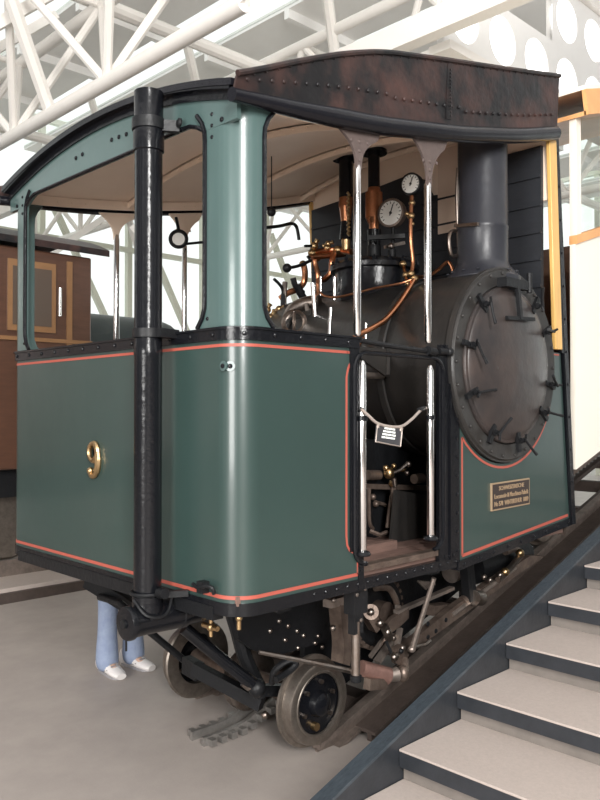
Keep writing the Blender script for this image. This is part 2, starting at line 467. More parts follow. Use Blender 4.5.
for s, y0 in ((-1, -.055), (1, W+.055)):
    m = MB().use('roof')
    n = len(xs)
    # slightly flared, two sheets with a riveted lap
    A = [(x, y0, zl(x)+.03) for x in xs]; Bm = [(x, y0+s*.018, zt(x)-.02) for x in xs]
    m.strip(A, Bm, (0, -s*.012, 0))
    # top bead and lap strip with seam
    m.tube([(x, y0+s*.020, zt(x)-.015) for x in xs], .014, 8)
    for xa in (1.42,):
        m.strip([(xa, y0+s*.016, zt(xa)-.03), (xa+.05, y0+s*.016, zt(xa+.05)-.03)], [(xa, y0+s*.004, zl(xa)+.08), (xa+.05, y0+s*.004, zl(xa+.05)+.08)], (0, s*.004, 0))
        for i in range(14):
            z = zl(xa)+.10+(zt(xa)-zl(xa)-.16)*i/13; m.rivet((xa+.025, y0+s*.020, z), (0,s,0), .007)
    x = .0
    while x < 2.62:
        if x < .95:
            zz = zl(x)+.045+(zt(x)-zl(x)-.05)*(.45-.1*x)
        elif x < 1.55: zz = zl(x)+.15
        else: zz = zl(x)+.13
        m.rivet((x, y0+s*.004+s*.006, zz), (0,s,0), .010, .8)
        m.rivet((x+.03, y0+s*.02, zt(x+.03)-.03), (0,s,0), .006)
        x += .07
    o = m.build('roof_fascia', None, loco, label='sooty brown riveted roof side plate')
    t = MB(); t.tube([(x, y0-s*.018, zl(x)+.012) for x in xs], [.030+.018*min(1, max(0,(x)/.6)) for x in xs], 12)
    t.build('rolled_edge', 'soot', o)
    xin = [x for x in xs if x > .03]
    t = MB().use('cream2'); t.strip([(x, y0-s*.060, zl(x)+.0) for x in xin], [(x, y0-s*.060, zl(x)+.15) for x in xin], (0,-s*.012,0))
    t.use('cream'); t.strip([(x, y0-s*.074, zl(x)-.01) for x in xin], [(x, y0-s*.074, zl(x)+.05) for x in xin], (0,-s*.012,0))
    for i in range(25): t.rivet((.1+i*.1, y0-s*.087, zl(.1+i*.1)+.02), (0,-s,0), .007)
    t.build('inner_lining', None, o)
# end panel of the fascia box at the upper end
# brackets at the pole heads
POLES = (.755, 1.328)
def bracket(x, s):
    y = -.020 if s < 0 else W+.006
    z1 = zl(x)+.01; z0 = 3.085+(.03 if x > 1 else 0)
    w = .19; pts = []
    pts += [(x-w, y, zl(x-w)+.02)]
    for i in range(1, 9):
        t = i/8; pts.append((x-(.019+(w-.019)*(1-t)**2.7), y, z1-.03-(z1-.03-z0)*t))
    for i in range(8, 0, -1):
        t = i/8; pts.append((x+(.019+(w-.019)*(1-t)**2.7), y, z1-.03-(z1-.03-z0)*t))
    pts += [(x+w, y, zl(x+w)+.02)]
    m = MB().use('bracket' if s < 0 else 'cream'); m.prism(pts, (0,.014,0))
    yy = y-.001 if s < 0 else y+.015
    for dx, dz in ((0,.04),(0,.085),(-.06,.125),(.06,.135),(0,.13)): m.rivet((x+dx, yy, z0+dz), (0,s,0), .010)
    m.build('pole_bracket', None, loco)
for x in POLES:
    for s in (-1, 1): bracket(x, s)
def pole(x, y, z0, z1, r=.0195, foot=True):
    m = MB(); m.lathe([(r*.7,0),(r,.012),(r,z1-z0-.03),(r*.55,z1-z0-.005),(r*.3,z1-z0)], (x,y,z0), (0,0,1), 18)
    return m.build('handrail_pole', 'chrome', loco, label='polished steel handrail pole')
for y in (-.005, W+.005):
    for x in POLES:
        pole(x, y, ZT+.06, 3.12+(.03 if x > 1 else 0))
        xx = x+(.024 if x < 1 else .004); o = pole(xx, y-.012 if y < 0 else y+.012, 1.21 if x < 1 else 1.225, 2.15)
        m = MB(); m.lathe([(.038,0),(.042,.008),(.034,.02),(.022,.024)], (xx, y-.012 if y < 0 else y+.012, 1.20 if x < 1 else 1.212), (0,0,1), 16)
        m.build('foot_socket', 'black', o)
        m = MB(); m.cyl((xx, y-.012 if y<0 else y+.012, 1.855), (xx, y-.012 if y<0 else y+.012, 1.88), .026)
        m.build('collar', 'black', o)

# door frame: rounded black strip around the entrance, both sides
for s, y in ((-1, -.004), (1, W+.004)):
    m = MB()
    x0, x1, z0, z1, r = DX0-.020, DX1-.05, 1.185, 2.15, .055
    def rr(x0, x1, z0, z1, r, n=6):
        o = []
        for cx, cz, a0 in ((x1-r, z1-r, 0), (x0+r, z1-r, PI/2), (x0+r, z0+r, PI), (x1-r, z0+r, 1.5*PI)):
            for i in range(n+1):
                a = a0+PI/2*i/n; o.append((cx+r*math.cos(a), cz+r*math.sin(a)))
        return o
    a = rr(x0-.03, x1+.04, z0-.03, z1+.04, r+.03)
    # two side jambs (the strip runs up both sides; the threshold stays open)
    left = [p for p in a if p[0] < x0+.03]; right = [p for p in a if p[0] > x1-.03]
    a = [p for p in a[21:]+a[:21]]
    m.tube([(p[0]+.018, y-.004, p[1]) for p in a], .012, 8)
    m.box((DX0-.062, y-.003, ZB+.14), (DX0+.004, y+.018, ZT)); m.box((DX0-.002, y-.004, ZB-.05), (DX0+.035, y+.018, ZB+.16)); m.box((DX1-.03, y-.004, ZB-.05), (DX1+.01, y+.018, ZT))
    for z in (1.13, 1.17, 1.9, 2.1): m.rivet((DX0+.016, y-.005 if s<0 else y+.019, z), (0,s,0), .009)
    m.build('door_frame', 'black', loco, label='black rounded door frame')
    # broad riveted post right of the entrance
    m = MB(); m.box((DX1, min(y, y+.03), ZB-.06), (1.625, max(y, y+.03), ZT+.06))
    m.bar((1.53, y-.004, 1.08), (1.53, y-.004, 2.24), .012, .012)
    for i in range(11): m.rivet((1.60, y-.002 if s<0 else y+.032, 1.12+i*.105), (0,s,0), .0095)
    for i in range(3): m.rivet((1.48+.04*i, y-.002 if s<0 else y+.032, 1.10), (0,s,0), .0095)
    m.build('entrance_post', 'black', loco)
    # bar that closes the entrance at belt height
    m = MB(); m.tube([(DX0, y-.01, ZT+.04), (1.0, y-.012, ZT+.025), (1.46, y-.01, ZT+.01)], .013, 8)
    m.cyl((1.30,y-.02,ZT+.018),(1.36,y-.02,ZT+.013),.024); m.cyl((1.40,y-.02,ZT+.02),(1.47,y-.02,ZT+.02),.018); m.ball((1.5,y-.02,ZT+.02),.024)
    m.build('gate_bar', 'blackm', loco)

# floor with planks and step
m = MB().use('wood')
for i in range(8):
    y0 = .03+i*.268; m.box((.03, y0, 1.075), (2.9, y0+.262, 1.115))
m.build('cab_floor', None, loco, label='worn brown wooden cab floor')
m = MB().use('oily'); m.box((.76, -.005, 1.115), (1.42, .05, 1.145)); m.use('wood'); m.box((.76, .28, 1.115), (1.42, .33, 1.165)); m.build('threshold', None, loco)

# lower smokebox panel (both sides), bottom edge rises a little
CX, CZ = 2.10, 2.18
def sbpoly(off, y):
    # off > 0 insets the outline
    R = .597+off; xl = 1.632+off; pts = []
    zb = lambda x: 1.060+(x-1.63)*.088+off
    xr = lambda z: 2.935-(z-1.19)*.105-off
    pts.append((xl, zb(xl))); x = xr(1.2); pts.append((x, zb(x)))
    pts.append((xr(2.29), 2.29-off*.6)); pts.append((CX+math.sqrt(max(0,R*R-(2.29-off*.6-CZ)**2)), 2.29-off*.6))
    a1 = math.asin((2.29-off*.6-CZ)/R); a0 = -PI+math.acos(max(-1, min(1, (CX-xl)/R)))
    for i in range(1, 30):
        a = a1+(a0-a1)*i/29; pts.append((CX+R*math.cos(a), CZ+R*math.sin(a)))
    return pts
for s, y in ((-1, 0.0), (1, W)):
    m = MB(); m.prism([(x, y, z) for x, z in sbpoly(0, y)], (0, -s*.02, 0)); pn = m.build('lower_panel', 'green', loco, label='green panel curved around smokebox door')
    m = MB(); q = [V((x, y+s*.0006, z)) for x, z in sbpoly(.022, y)]
    q1 = [q[-1]]+q[:1]
    ribbon(m, [q[-1], q[0]], (0,s,0), .014); ribbon(m, [q[0], q[1]], (0,s,0), .018); ribbon(m, q[3:], (0,s,0), .014); ribbon(m, [q[2], q[3]], (0,s,0), .010)
    m.build('pinstripe', 'red', pn, label='salmon red pinstripe')
    m = MB(); zb = lambda x: 1.060+(x-1.63)*.088
    m.strip([(1.60, y, zb(1.60)), (2.96, y, zb(2.96))], [(1.60, y, zb(1.60)-.05), (2.96, y, zb(2.96)-.05)], (0, s*.012, 0))
    m.strip([(1.60, y, zb(1.60)-.05), (2.96, y, zb(2.96)-.05)], [(1.60, y-s*.08, zb(1.60)-.05), (2.96, y-s*.08, zb(2.96)-.05)], (0, 0, .01))
    for i in range(9): m.rivet((1.66+i*.155, y+s*.012, zb(1.66+i*.155)-.025), (0,s,0), .011)
    m.build('sill', 'black', pn)
# builder's plate
m = MB().use('plateg'); c = P(510, 494, Y=-.002); pw, ph = .44, .165
sl = .014; ex = V((1,0,sl)).normalized(); ez = V((0,0,1)); org = V((c.x, -.001, c.z))
def plate_rect(mb, w0, h0, y, th):
    q = [org+ex*a*w0/2+ez*b*h0/2+V((0,y,0)) for a, b in ((-1,-1),(1,-1),(1,1),(-1,1))]; mb.prism(q, (0,-th,0))
plate_rect(m, pw, ph, 0, .010); m.use('platek'); plate_rect(m, pw-.018, ph-.018, -.006, .006)
o = m.build('builders_plate', None, loco, label='brass builder plate with three lines of letters')
t = MB()
for txt, dz, size, w in (('SCHWEIZERISCHE', .046, .036, .29), ('Locomotiv & Maschinen-Fabrik', .0, .040, .39), ('No 578  WINTERTHUR  1889', -.045, .040, .39)):
    textmesh(t, txt, org+ez*dz+V((0,-.0125,0)), ex, ez, size, w, .0025)
t.build('lettering', 'plateg', o, whole=True)

# number 9 on the front
m = MB(); c9 = P(95, 460, X=-.004)
def n9p(u, v): return (-.012, c9.y-u, c9.z+v)
loop = [n9p(.042*math.cos(a)-.004, .042+.046*math.sin(a)) for a in [2*PI*i/20 for i in range(20)]]
m.tube(loop, [.013 if 4 < i < 16 else .016 for i in range(20)], 8, closed=True)
m.tube(smooth([n9p(.036,.055), n9p(.045,.02), n9p(.042,-.03), n9p(.022,-.072), n9p(-.010,-.086), n9p(-.034,-.070)], 5), [.014]*6+[.018]*8+[.014]*12, 8); m.ball(n9p(-.032,-.058), .020, 12)
m.lathe([(.03,-.006),(.03,0)], (0, c9.y+.004, c9.z+.042), (-1,0,0), 16)
n9 = m.build('number', 'brass', loco, label='brass figure 9')

# ---------------- smokebox, boiler, chimney
m = MB(); m.lathe([(.52,0),(.572,0),(.574,.03),(.574,.06),(.572,.07),(.572,.42),(.56,.44),(.56,1.71),(.50,1.80),(.02,1.83)], (CX,-.01,CZ), (0,1,0), 56)
for y in (.48, 1.4): m.lathe([(.561,0),(.572,.006),(.572,.05),(.561,.056)], (CX,y,CZ), (0,1,0), 56, False)
boiler = m.build('boiler', 'boiler', loco, label='black transverse boiler with smokebox')
m = MB(); m.lathe([(.475,.035),(.482,.005),(.570,.0),(.580,.015),(.582,.06)], (CX,-.035,CZ), (0,1,0), 64, False)
for i in range(26):
    a = 2*PI*i/26; m.rivet((CX+.55*math.cos(a), -.036, CZ+.55*math.sin(a)), (0,-1,0), .010, .8)
m.lathe([(.578,-.006),(.590,-.006),(.590,.03),(.578,.03)], (CX,-.015,CZ), (0,1,0), 64, False)
m.build('smokebox_ring', 'boiler', boiler)
m = MB(); m.lathe([(1e-4,-.068),(.15,-.064),(.28,-.052),(.40,-.032),(.445,-.018),(.452,-.010),(.470,-.008),(.474,.0),(.474,.03)], (CX,-.035,CZ), (0,1,0), 64, False)
m.rivet((CX-.22,-.088,CZ-.03),(0,-1,0),.012); m.rivet((CX-.12,-.083,CZ+.27),(0,-1,0),.012)
sbd = m.build('smokebox_door', 'door', boiler, label='round dished smokebox door')
def clamp(px, py, turn):
    p = P(px, py, Y=-.08); d = V((p.x-CX, 0, p.z-CZ)); d.normalize(); c = V((CX, -.062, CZ))+d*.462
    tn = V((-d.z, 0, d.x)); m = MB()
    m.bar(c+d*.070, c-d*.05, .030, .020, (0,1,0)); m.cyl(c+V((0,.02,0)), c+V((0,-.045,0)), .011)
    m.cyl(c+V((0,-.014,0)), c+V((0,-.030,0)), .019, seg=6)
    a = turn; hd = d*math.cos(a)+tn*math.sin(a); q = c+V((0,-.05,0))
    m.tube([q-hd*.02, q+hd*.06+V((0,-.015,0)), q+hd*.115+V((0,-.03,0))], [.009,.008,.010], 8)
    m.tube([q, q-hd*.05+tn*.02+V((0,-.01,0))], .008, 8)
    return m.build('door_clamp', 'blackm', boiler)
for px, py, tr in ((484,300,2.4),(469,343,2.2),(472,395,2.9),(494,436,2.9),(521,441,.6),(546,414,.5),(547,382,2.9),(544,336,2.6),(536,310,1.0)): clamp(px, py, tr)
m = MB(); q = V((CX+.02,-.07,CZ+.47)); m.box((q.x-.14,-.095,q.z-.01),(q.x+.12,-.03,q.z+.045)); m.cyl((q.x+.15,-.08,q.z-.02),(q.x+.15,-.08,q.z+.10),.016)
m.bar((q.x,-.085,q.z),(q.x+.0,-.105,q.z-.20),.028,.022,(0,1,0)); m.bar((q.x-.15,-.10,q.z-.20),(q.x+.16,-.105,q.z-.185),.022,.018,(0,1,0))
m.build('hinge_strap', 'blackm', boiler)
YC = .185; CXC = 2.165
m = MB(); m.lathe([(.24,-.10),(.235,.0),(.195,.045),(.170,.07),(.158,.10),(.158,.30),(.160,.305),(.160,.325),(.157,.33),(.153,.92),(.158,.925),(.158,.95),(.120,.955),(.120,1.16)], (CXC,YC,2.735), (0,0,1), 40)
for i in range(14):
    a = 2*PI*i/14; m.rivet((CXC+.215*math.cos(a), YC+.215*math.sin(a), 2.765), (0,0,1), .012)
chim = m.build('chimney', 'stack', boiler, label='black riveted chimney')
m = MB(); m.tube(smooth([P(458,168,Y=.30), P(457,200,Y=.30), P(459,250,Y=.30), P(456,256,Y=.30), P(451,254,Y=.30), P(449,240,Y=.30), P(451,232,Y=.30), P(456,231,Y=.3)], 5), .012, 10)
m.bar(P(455,226,Y=.3), P(478,224,Y=.1), .02, .02)
m.build('blower_pipe', 'steel', boiler)
# dome
YD = 1.02
m = MB(); m.lathe([(.34,-.16),(.30,-.06),(.285,-.02),(.275,.02),(.275,.13),(.31,.135),(.315,.165),(.29,.18),(.26,.20),(.10,.235),(1e-4,.24)], (CX,YD,2.74), (0,0,1), 44, False)
for i in range(18):
    a = 2*PI*i/18; m.lathe([(.017,0),(.017,.022),(.008,.026),(.008,.04)], (CX+.295*math.cos(a), YD+.295*math.sin(a), 2.905), (0,0,1), 6)
dome = m.build('steam_dome', 'black', boiler, label='black bolted steam dome')
def valve(px, Y, spec, name):
    m = MB()
    for mt, r0, y0, r1, y1 in spec:
        a = P(px, y0, Y=Y); b = P(px, y1, Y=Y); x = P(px, 230, Y=Y).x
        m.use(mt); m.cyl((x, Y, a.z), (x, Y, b.z), r0, r1, 18)
    return m.build(name, None, boiler, label='copper safety valve pipe')
valve(374, 1.07, [('black',.095,154,.095,151),('black',.042,196,.042,152),('copper',.050,193,.044,188),('copper',.062,218,.062,193),('copper',.040,224,.062,218),('copper',.03,248,.036,224),('blackm',.05,262,.05,246),('black',.036,262,.05,230)], 'safety_valve')
valve(346, 1.31, [('black',.10,160,.10,156),('black',.052,198,.052,158),('copper',.056,207,.05,196),('copper',.036,222,.05,207),('black',.05,240,.036,221),('brass',.03,250,.036,236)], 'safety_valve')
m = MB()
for i in range(22):
    p = P(348.5+(.6 if i % 2 else -.6), 193+i*2.0, Y=1.15); m.ball(p, .011, 6)
m.build('chain', 'brass', boiler)

# gauges
def gauge(px, py, Y, r, label, rim):
    c = P(px, py, Y=Y); ax = V((-1,-.25,0)).normalized(); m = MB()
    m.use(rim).lathe([(r*.8,-.05),(r,-.04),(r*1.02,.0),(r*1.0,.012),(r*.86,.014),(r*.84,.004)], c, ax, 32, False); m.lathe([(1e-4,-.05),(r*.8,-.05)], c, ax, 32, False)
    g = m.build('pressure_gauge', None, loco, label=label)
    t = MB().use('white'); t.lathe([(r*.85,.002),(r*.85,.006),(1e-4,.006)], c, ax, 32)
    sx = V((0,0,1)).cross(ax).normalized()*1; up = V((0,0,1))
    t.use('ink')
    for i in range(13):
        a = math.radians(-130+260*i/12); d = sx*math.sin(a)+up*math.cos(a); t.bar(c+ax*.007+d*r*.62, c+ax*.007+d*r*.78, r*.05, .002, ax)
    d = (up*.9+sx*.3).normalized(); t.bar(c+ax*.009-d*r*.2, c+ax*.009+d*r*.6, r*.07, .003, ax); t.cyl(c+ax*.006, c+ax*.012, r*.1)
    t.build('dial', None, g, whole=True)
    return c
g1 = gauge(391, 213, .9, .100, 'large brown rimmed pressure gauge', 'oily')
g2 = gauge(411, 184, .5, .070, 'small black rimmed pressure gauge', 'blackm')
m = MB().use('blackm'); m.cyl(g1+V((.02,0,-.10)), g1+V((.02,0,-.50)), .016); m.cyl(g1+V((.02,0,-.35)), g1+V((.02,0,-.33)), .04)
m.bar(P(368,238,Y=1.0), P(405,236,Y=.8), .03, .03); m.use('steel'); m.bar(P(385,247,Y=.9), P(404,243,Y=.85), .03, .022); m.ball(P(391,246,Y=.85), .022)
m.use('blackm'); m.cyl(P(392,250,Y=.86), P(392,285,Y=.86), .03); m.bar(P(372,268,Y=.9), P(396,262,Y=.85), .022, .022)
m.use('steel'); m.ball(P(398,262,Y=.8), .022); m.ball(P(403,259,Y=.8), .018)
m.build('gauge_stand', None, loco)
def pipe(pts, r, mt='copper', name='copper_pipe', nuts=()):
    m = MB().use(mt); m.tube(smooth(pts, 6), r, 10)
    m.use('brass')
    for p, rr in nuts: m.ball(p, rr, 10, .9)
    return m.build(name, None, loco)
q = lambda x, y, Y: P(x, y, Y=Y)
pipe([q(412,196,.5), q(411,215,.5), q(411,240,.5), q(413,262,.5), q(411,275,.5)], .013, nuts=[(q(412,203,.5),.022),(q(411,216,.5),.026),(q(407,214,.5),.016),(q(412,224,.5),.018),(q(411,274,.5),.026),(q(414,279,.5),.03)])
pipe([q(414,280,.46), q(408,290,.46), q(398,305,.47), q(386,319,.47), q(374,327,.48), q(362,333,.50), q(354,338,.52), q(348,345,.56)], .017, nuts=[(q(411,284,.54),.024)])
pipe([q(415,277,.5), q(428,276,.5), q(438,270,.5), q(446,263,.48), q(450,264,.46), q(454,274,.44), q(458,284,.42)], .012, nuts=[(q(455,278,.42),.022)])
pipe([q(404,268,.7), q(406,278,.62), q(409,286,.56)], .012, nuts=[(q(403,264,.7),.026),(q(406,275,.62),.024),(q(408,284,.56),.022)])
pipe([q(352,252,1.25), q(342,250,1.35), q(335,253,1.4), q(332,262,1.4), q(331,272,1.42), q(325,279,1.45), q(318,281,1.45)], .022, nuts=[(q(338,250,1.38),.034)])
pipe([q(317,254,1.5), q(315,262,1.5), q(318,275,1.5), q(318,290,1.5), q(315,302,1.5)], .019, nuts=[(q(317,258,1.5),.03)])
pipe([q(303,263,1.6), q(305,272,1.6), q(304,282,1.62), q(298,289,1.65), q(288,293,1.7), q(280,299,1.75)], .024, nuts=[(q(303,264,1.6),.03)])
pipe([q(310,254,1.5), q(322,251,1.48), q(336,250,1.42), q(350,252,1.3)], .02, nuts=[(q(312,253,1.5),.032),(q(327,248,1.46),.03),(q(346,251,1.34),.03)])
pipe([q(318,290,1.2), q(325,296,1.12), q(338,297,1.0), q(356,293,.86), q(376,288,.68), q(398,284,.52), q(411,280,.46)], .008)
pipe([q(372,330,.66), q(366,336,.66), q(360,343,.66), q(356,352,.66)], .012)
# backhead valves
m = MB().use('brass')
for x, y, Y, r in ((271,318,1.7,.035),(276,324,1.68,.03),(283,316,1.65,.028),(267,310,1.75,.03),(279,309,1.7,.026),(319,316,1.3,.04),(322,309,1.3,.028),(306,314,1.5,.026),(314,246,1.5,.03),(328,244,1.46,.024)):
    m.ball(q(x,y,Y), r, 12); m.lathe([(r*.5,-r*1.8),(r*.7,-r*1.7),(r*.5,-r*1.2),(r*.5,r*1.2),(r*.7,r*1.7),(r*.5,r*1.8)], q(x,y,Y), (.3,-.5,1 if r > .028 else .2), 10)
m.use('blackm'); m.bar(q(305,246,1.5), q(314,246,1.5), .02, .018); m.bar(q(308,258,1.55), q(322,246,1.5), .03, .03)
m.use('copper'); m.cyl(q(312,257,1.5), q(345,254,1.4), .022)
m.build('valve_manifold', None, loco, label='brass and copper valve cluster')
m = MB().use('steel')
def lever(pts, r, knob=None, mt='steel'):
    m.use(mt); m.tube(smooth(pts, 4), r, 8)
    if knob: m.use('blackm'); m.ball(pts[0], knob, 12)
lever([q(287,268,1.6), q(298,266,1.58), q(312,260,1.55)], .012, .034, 'blackm')
lever([q(274,279,1.7), q(280,285,1.7), q(283,292,1.7), q(283,312,1.7)], [.012]*9+[.02]*4, None, 'blackm')
lever([q(285,282,1.7), q(284,296,1.7), q(284,314,1.7)], .02, None, 'steel')
lever([q(293,278,1.6), q(296,287,1.6), q(303,293,1.6)], .022, None, 'blackm')
lever([q(297,285,1.6), q(302,296,1.6), q(307,303,1.6)], .03, None, 'blackm')
m.build('control_lever', None, loco)
for x0, y0, x1, y1, Y, r in ((313,283,316,321,1.2,.019),(334.5,277,334.5,304,1.15,.011),(331,308,329,340,.9,.012),(366,323,366,342,.5,.008),(321,276,320,303,1.3,.009)):
    m = MB(); m.cyl(q(x0,y0,Y), q(x1,y1,Y), r, seg=14); m.build('gauge_glass', 'chrome', loco, label='bright steel gauge tube')
# hand wheel and backhead casing at the driver's side
m = MB().use('steel'); a = q(288,318,1.45); b = q(318,308,1.25); m.tube(smooth([q(286,330,1.5), q(292,312,1.45), q(305,304,1.35), q(320,302,1.25)], 6), .05, 14)
m.use('boiler'); m.cyl(q(290,332,1.5), q(320,318,1.25), .10); m.use('steel')
m.tube(smooth([q(306,303,1.3), q(309,318,1.3), q(314,330,1.3)], 4), .018, 8)
m.lathe([(.075,-.012),(.09,0),(.075,.012),(.06,0),(.075,-.012)], q(294,322,1.3), (-.8,-.6,.1), 20, False); m.bar(q(294,322,1.3)+V((0,0,.075)), q(294,322,1.3)-V((0,0,.075)), .015, .015)
m.build('reverser', None, loco)
# whistle cord and hook rod
m = MB().use('blackm'); p = q(271.5,212,1.3); m.tube([(p.x,p.y,ceil_z(p.x,p.y)), p], .004, 6); m.ball(p, .030); m.build('whistle_cord', None, loco)
m = MB().use('blackm'); m.tube(smooth([q(262,228,1.5), q(280,226,1.5), q(291,223.5,1.5), q(296,226,1.5), q(298,233,1.5), q(299,240,1.5)], 5), .012, 8)
m.tube([q(262,228,1.5), q(205,242,2.1), q(175,245,2.15)], .010, 6); m.build('regulator_rod', None, loco)
m = MB().use('blackm'); c = q(178.5,239,2.12); m.lathe([(.055,-.012),(.072,0),(.055,.012),(.045,0),(.055,-.012)], c, (-.6,-.75,0), 24, False); m.use('white').cyl(c, c+V((.004,.005,0)), .05)
m.use('blackm').tube([c+V((0,0,.07)), c+V((0,.03,.16))], .012, 8); m.build('round_mirror', None, loco)

# bulkhead behind the boiler
XB = 2.64
m = MB().use('dark')
outl = [(.04, 1.12), (W-.02, 1.12), (W-.02, 3.62), (1.55, 3.66), (1.15, 3.70), (1.0, 3.64), (.92, 3.50), (.60, 3.48), (.56, 3.66), (.04, 3.66)]
m.prism([(XB, y, z) for y, z in outl], (.03,0,0))
for z in (3.45, 3.26, 3.08, 2.90, 2.72, 2.54, 2.3, 2.1, 1.9, 1.7, 1.5, 1.3):
    m.box((XB-.014, .04, z), (XB, W-.03, z+.022 if z < 3 else z+.014))
m.build('bulkhead', None, loco, label='dark boarded bulkhead behind chimney')
m = MB().use('cream'); m.prism([(XB+.035, y, z) for y, z in [(.0,3.3),(W,3.3),(W,3.74)]+[(W-W*i/12, ceil_z(2.66, W-W*i/12)+.02) for i in range(13)]+[(0,3.74)]], (.015,0,0)); m.build('bulkhead_top', None, loco)
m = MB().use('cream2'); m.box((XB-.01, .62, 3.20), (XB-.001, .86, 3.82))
for i in range(12): m.rivet((XB-.011, .66, 3.25+i*.05), (-1,0,0), .009)
m.build('cover_strip', None, loco)
for s, y in ((-1, -.022), (1, W-.008)):
    m = MB().use('gold')
    z0, z1 = 2.31, 3.70
    f = lambda z: 2.715+(2.31-z)*.052
    m.strip([(f(z0), y, z0), (f(z1), y, z1)], [(f(z0)+.095, y, z0), (f(z1)+.095, y, z1)], (0, .03, 0)); m.build('corner_strip', None, loco, label='ochre wood corner strip', bevel=.006)
    m = MB().use('black'); f2 = lambda z: 2.935-(z-1.19)*.085
    m.strip([(f2(1.13), y+.002, 1.13), (f2(3.78), y+.002, 3.78)], [(f2(1.13)+.05, y+.002, 1.13), (f2(3.78)+.05, y+.002, 3.78)], (0, .03, 0))
    m.strip([(f2(2.29)-.035, y+.004, 2.29), (f2(3.78)-.045, y+.004, 3.78)], [(f2(2.29), y+.004, 2.29), (f2(3.78), y+.004, 3.78)], (0, .03, 0))
    for i in range(12): m.rivet((f2(1.2+i*.22)+.025, y+.001 if s < 0 else y+.033, 1.2+i*.22), (0,s,0), .009)
    m.build('end_post', None, loco)
# interior below the boiler
m = MB().use('blackm'); m.box((1.62,.62,1.115),(2.66,2.12,1.72)); m.box((1.60,.60,1.40),(1.66,2.0,1.44)); m.build('ash_pan', None, loco)
m = MB().use('boiler'); m.prism([q(396,490,.42), q(432,496,.42), q(432,566,.42), q(390,557,.42)], (.0,.02,0)); m.build('splash_plate', None, loco)
m = MB().use('brass'); 
for x, y, Y, r in ((389,473,.5,.036),(393,483,.5,.026),(386,468,.5,.02),(394,466,.5,.018),(403,469,.5,.02)): m.ball(q(x,y,Y), r, 12)
m.use('oily'); m.cyl(q(367,475,.55), q(379,475,.55), .03); m.cyl(q(414,479,.4), q(422,478,.4), .03); m.bar(q(360,486,.58), q(430,488,.5), .05, .03)
m.use('steel'); m.tube([q(391,474,.48), q(400,470,.46), q(408,463,.44)], .012, 8); m.ball(q(408.5,464,.44), .02); m.ball(q(407,473,.45), .016); m.cyl(q(394,478,.48), q(395,486,.48), .016)
m.build('injector', None, loco, label='brass injector valve')
m = MB().use('oily'); m.tube(smooth([q(369,488,.55), q(369,515,.55), q(370,524,.55), q(373,529,.55)], 4), .012, 8); m.tube(smooth([q(394,487,.5), q(391,505,.5), q(388,528,.5)], 4), .017, 8)
m.tube([q(375,502,.6), q(386,505,.6)], .012, 6); m.ball(q(373,497,.6), .02); m.ball(q(376,504,.6), .02); m.tube([q(370,531,.55), q(380,535,.5), q(387,532,.5)], .014, 6)
m.build('drain_pipe', None, loco)
m = MB().use('rod'); m.cyl(q(361,375,.3), q(384,376,.5), .018); m.build('cross_tube', None, loco)
m = MB().use('boiler'); m.prism([q(358,347,.35), q(386,349,.35), q(386,376,.35), q(358,356,.35)], (0,.02,0)); m.bar(q(389,300,.5)+V((0,0,-.2)), q(388,376,.4), .02, .03); m.build('tank_bracket', None, loco)

# ---------------- front exhaust pipe
YP, XP = .49, -.115
m = MB().lathe([(.062,0),(.062,.04),(.069,.045),(.069,.07),(.0625,.075),(.0625,1.15),(.0645,1.16),(.0645,1.185),(.0625,1.19),(.0625,2.08),(.070,2.085),(.070,2.20),(.066,2.21),(.066,2.355),(.058,2.355),(.058,2.2)], (XP,YP,1.0), (0,0,1), 32)
ep = m.build('front_pipe', 'black', loco, label='tall glossy black pipe in front of number 9 panel')
m = MB().use('blackm'); m.bar((XP,YP-.02,3.20),(-.01,YP-.09,3.20),.035,.05); m.bar((XP, YP-.07, 2.255),(0,YP-.05,2.255),.05,.04); m.cyl((XP,YP,3.18),(XP,YP,3.23),.076)
m.cyl((XP,YP,2.235),(XP,YP,2.275),.072); m.rivet((-.03,YP-.12,3.21),(-1,0,0),.02)
m.tube([(XP+.076*math.cos(a), YP+.076*math.sin(a), 1.085) for a in [2*PI*i/24 for i in range(24)]], .008, 6, closed=True)
m.bar((XP+.02,YP-.085,1.085),(-.005,YP-.16,1.09),.028,.028); m.cyl((XP,YP-.14,1.10),(XP,YP-.09,1.095),.022)
m.build('clamp', None, ep)
m = MB().use('black'); c0 = V((-.235,YP,.962)); c1 = V((.42,YP,.985))
m.lathe([(.045,0),(.072,.003),(.076,.012),(.076,.03),(.068,.034),(.066,.10),(.070,.28),(.074,.285),(.074,.31),(.066,.315),(.062,.62)], c0, (1,0,0), 28)
m.lathe([(.070,.0),(.069,.05),(.066,.09)], (XP,YP,.97), (0,0,1), 24, False)
m.use('blackm'); m.cyl(c0+V((-.01,0,0)), c0, .02); m.tube([c0+V((.01,0,-.07)), c0+V((.01,0,-.12))], .005, 6)
m.tube(smooth([(XP-.07,YP,1.06),(XP-.05,YP-.07,1.0),(XP+.04,YP-.085,.99),(XP+.10,YP-.05,1.06)],4), .008, 6)
m.build('buffer_tube', None, ep)

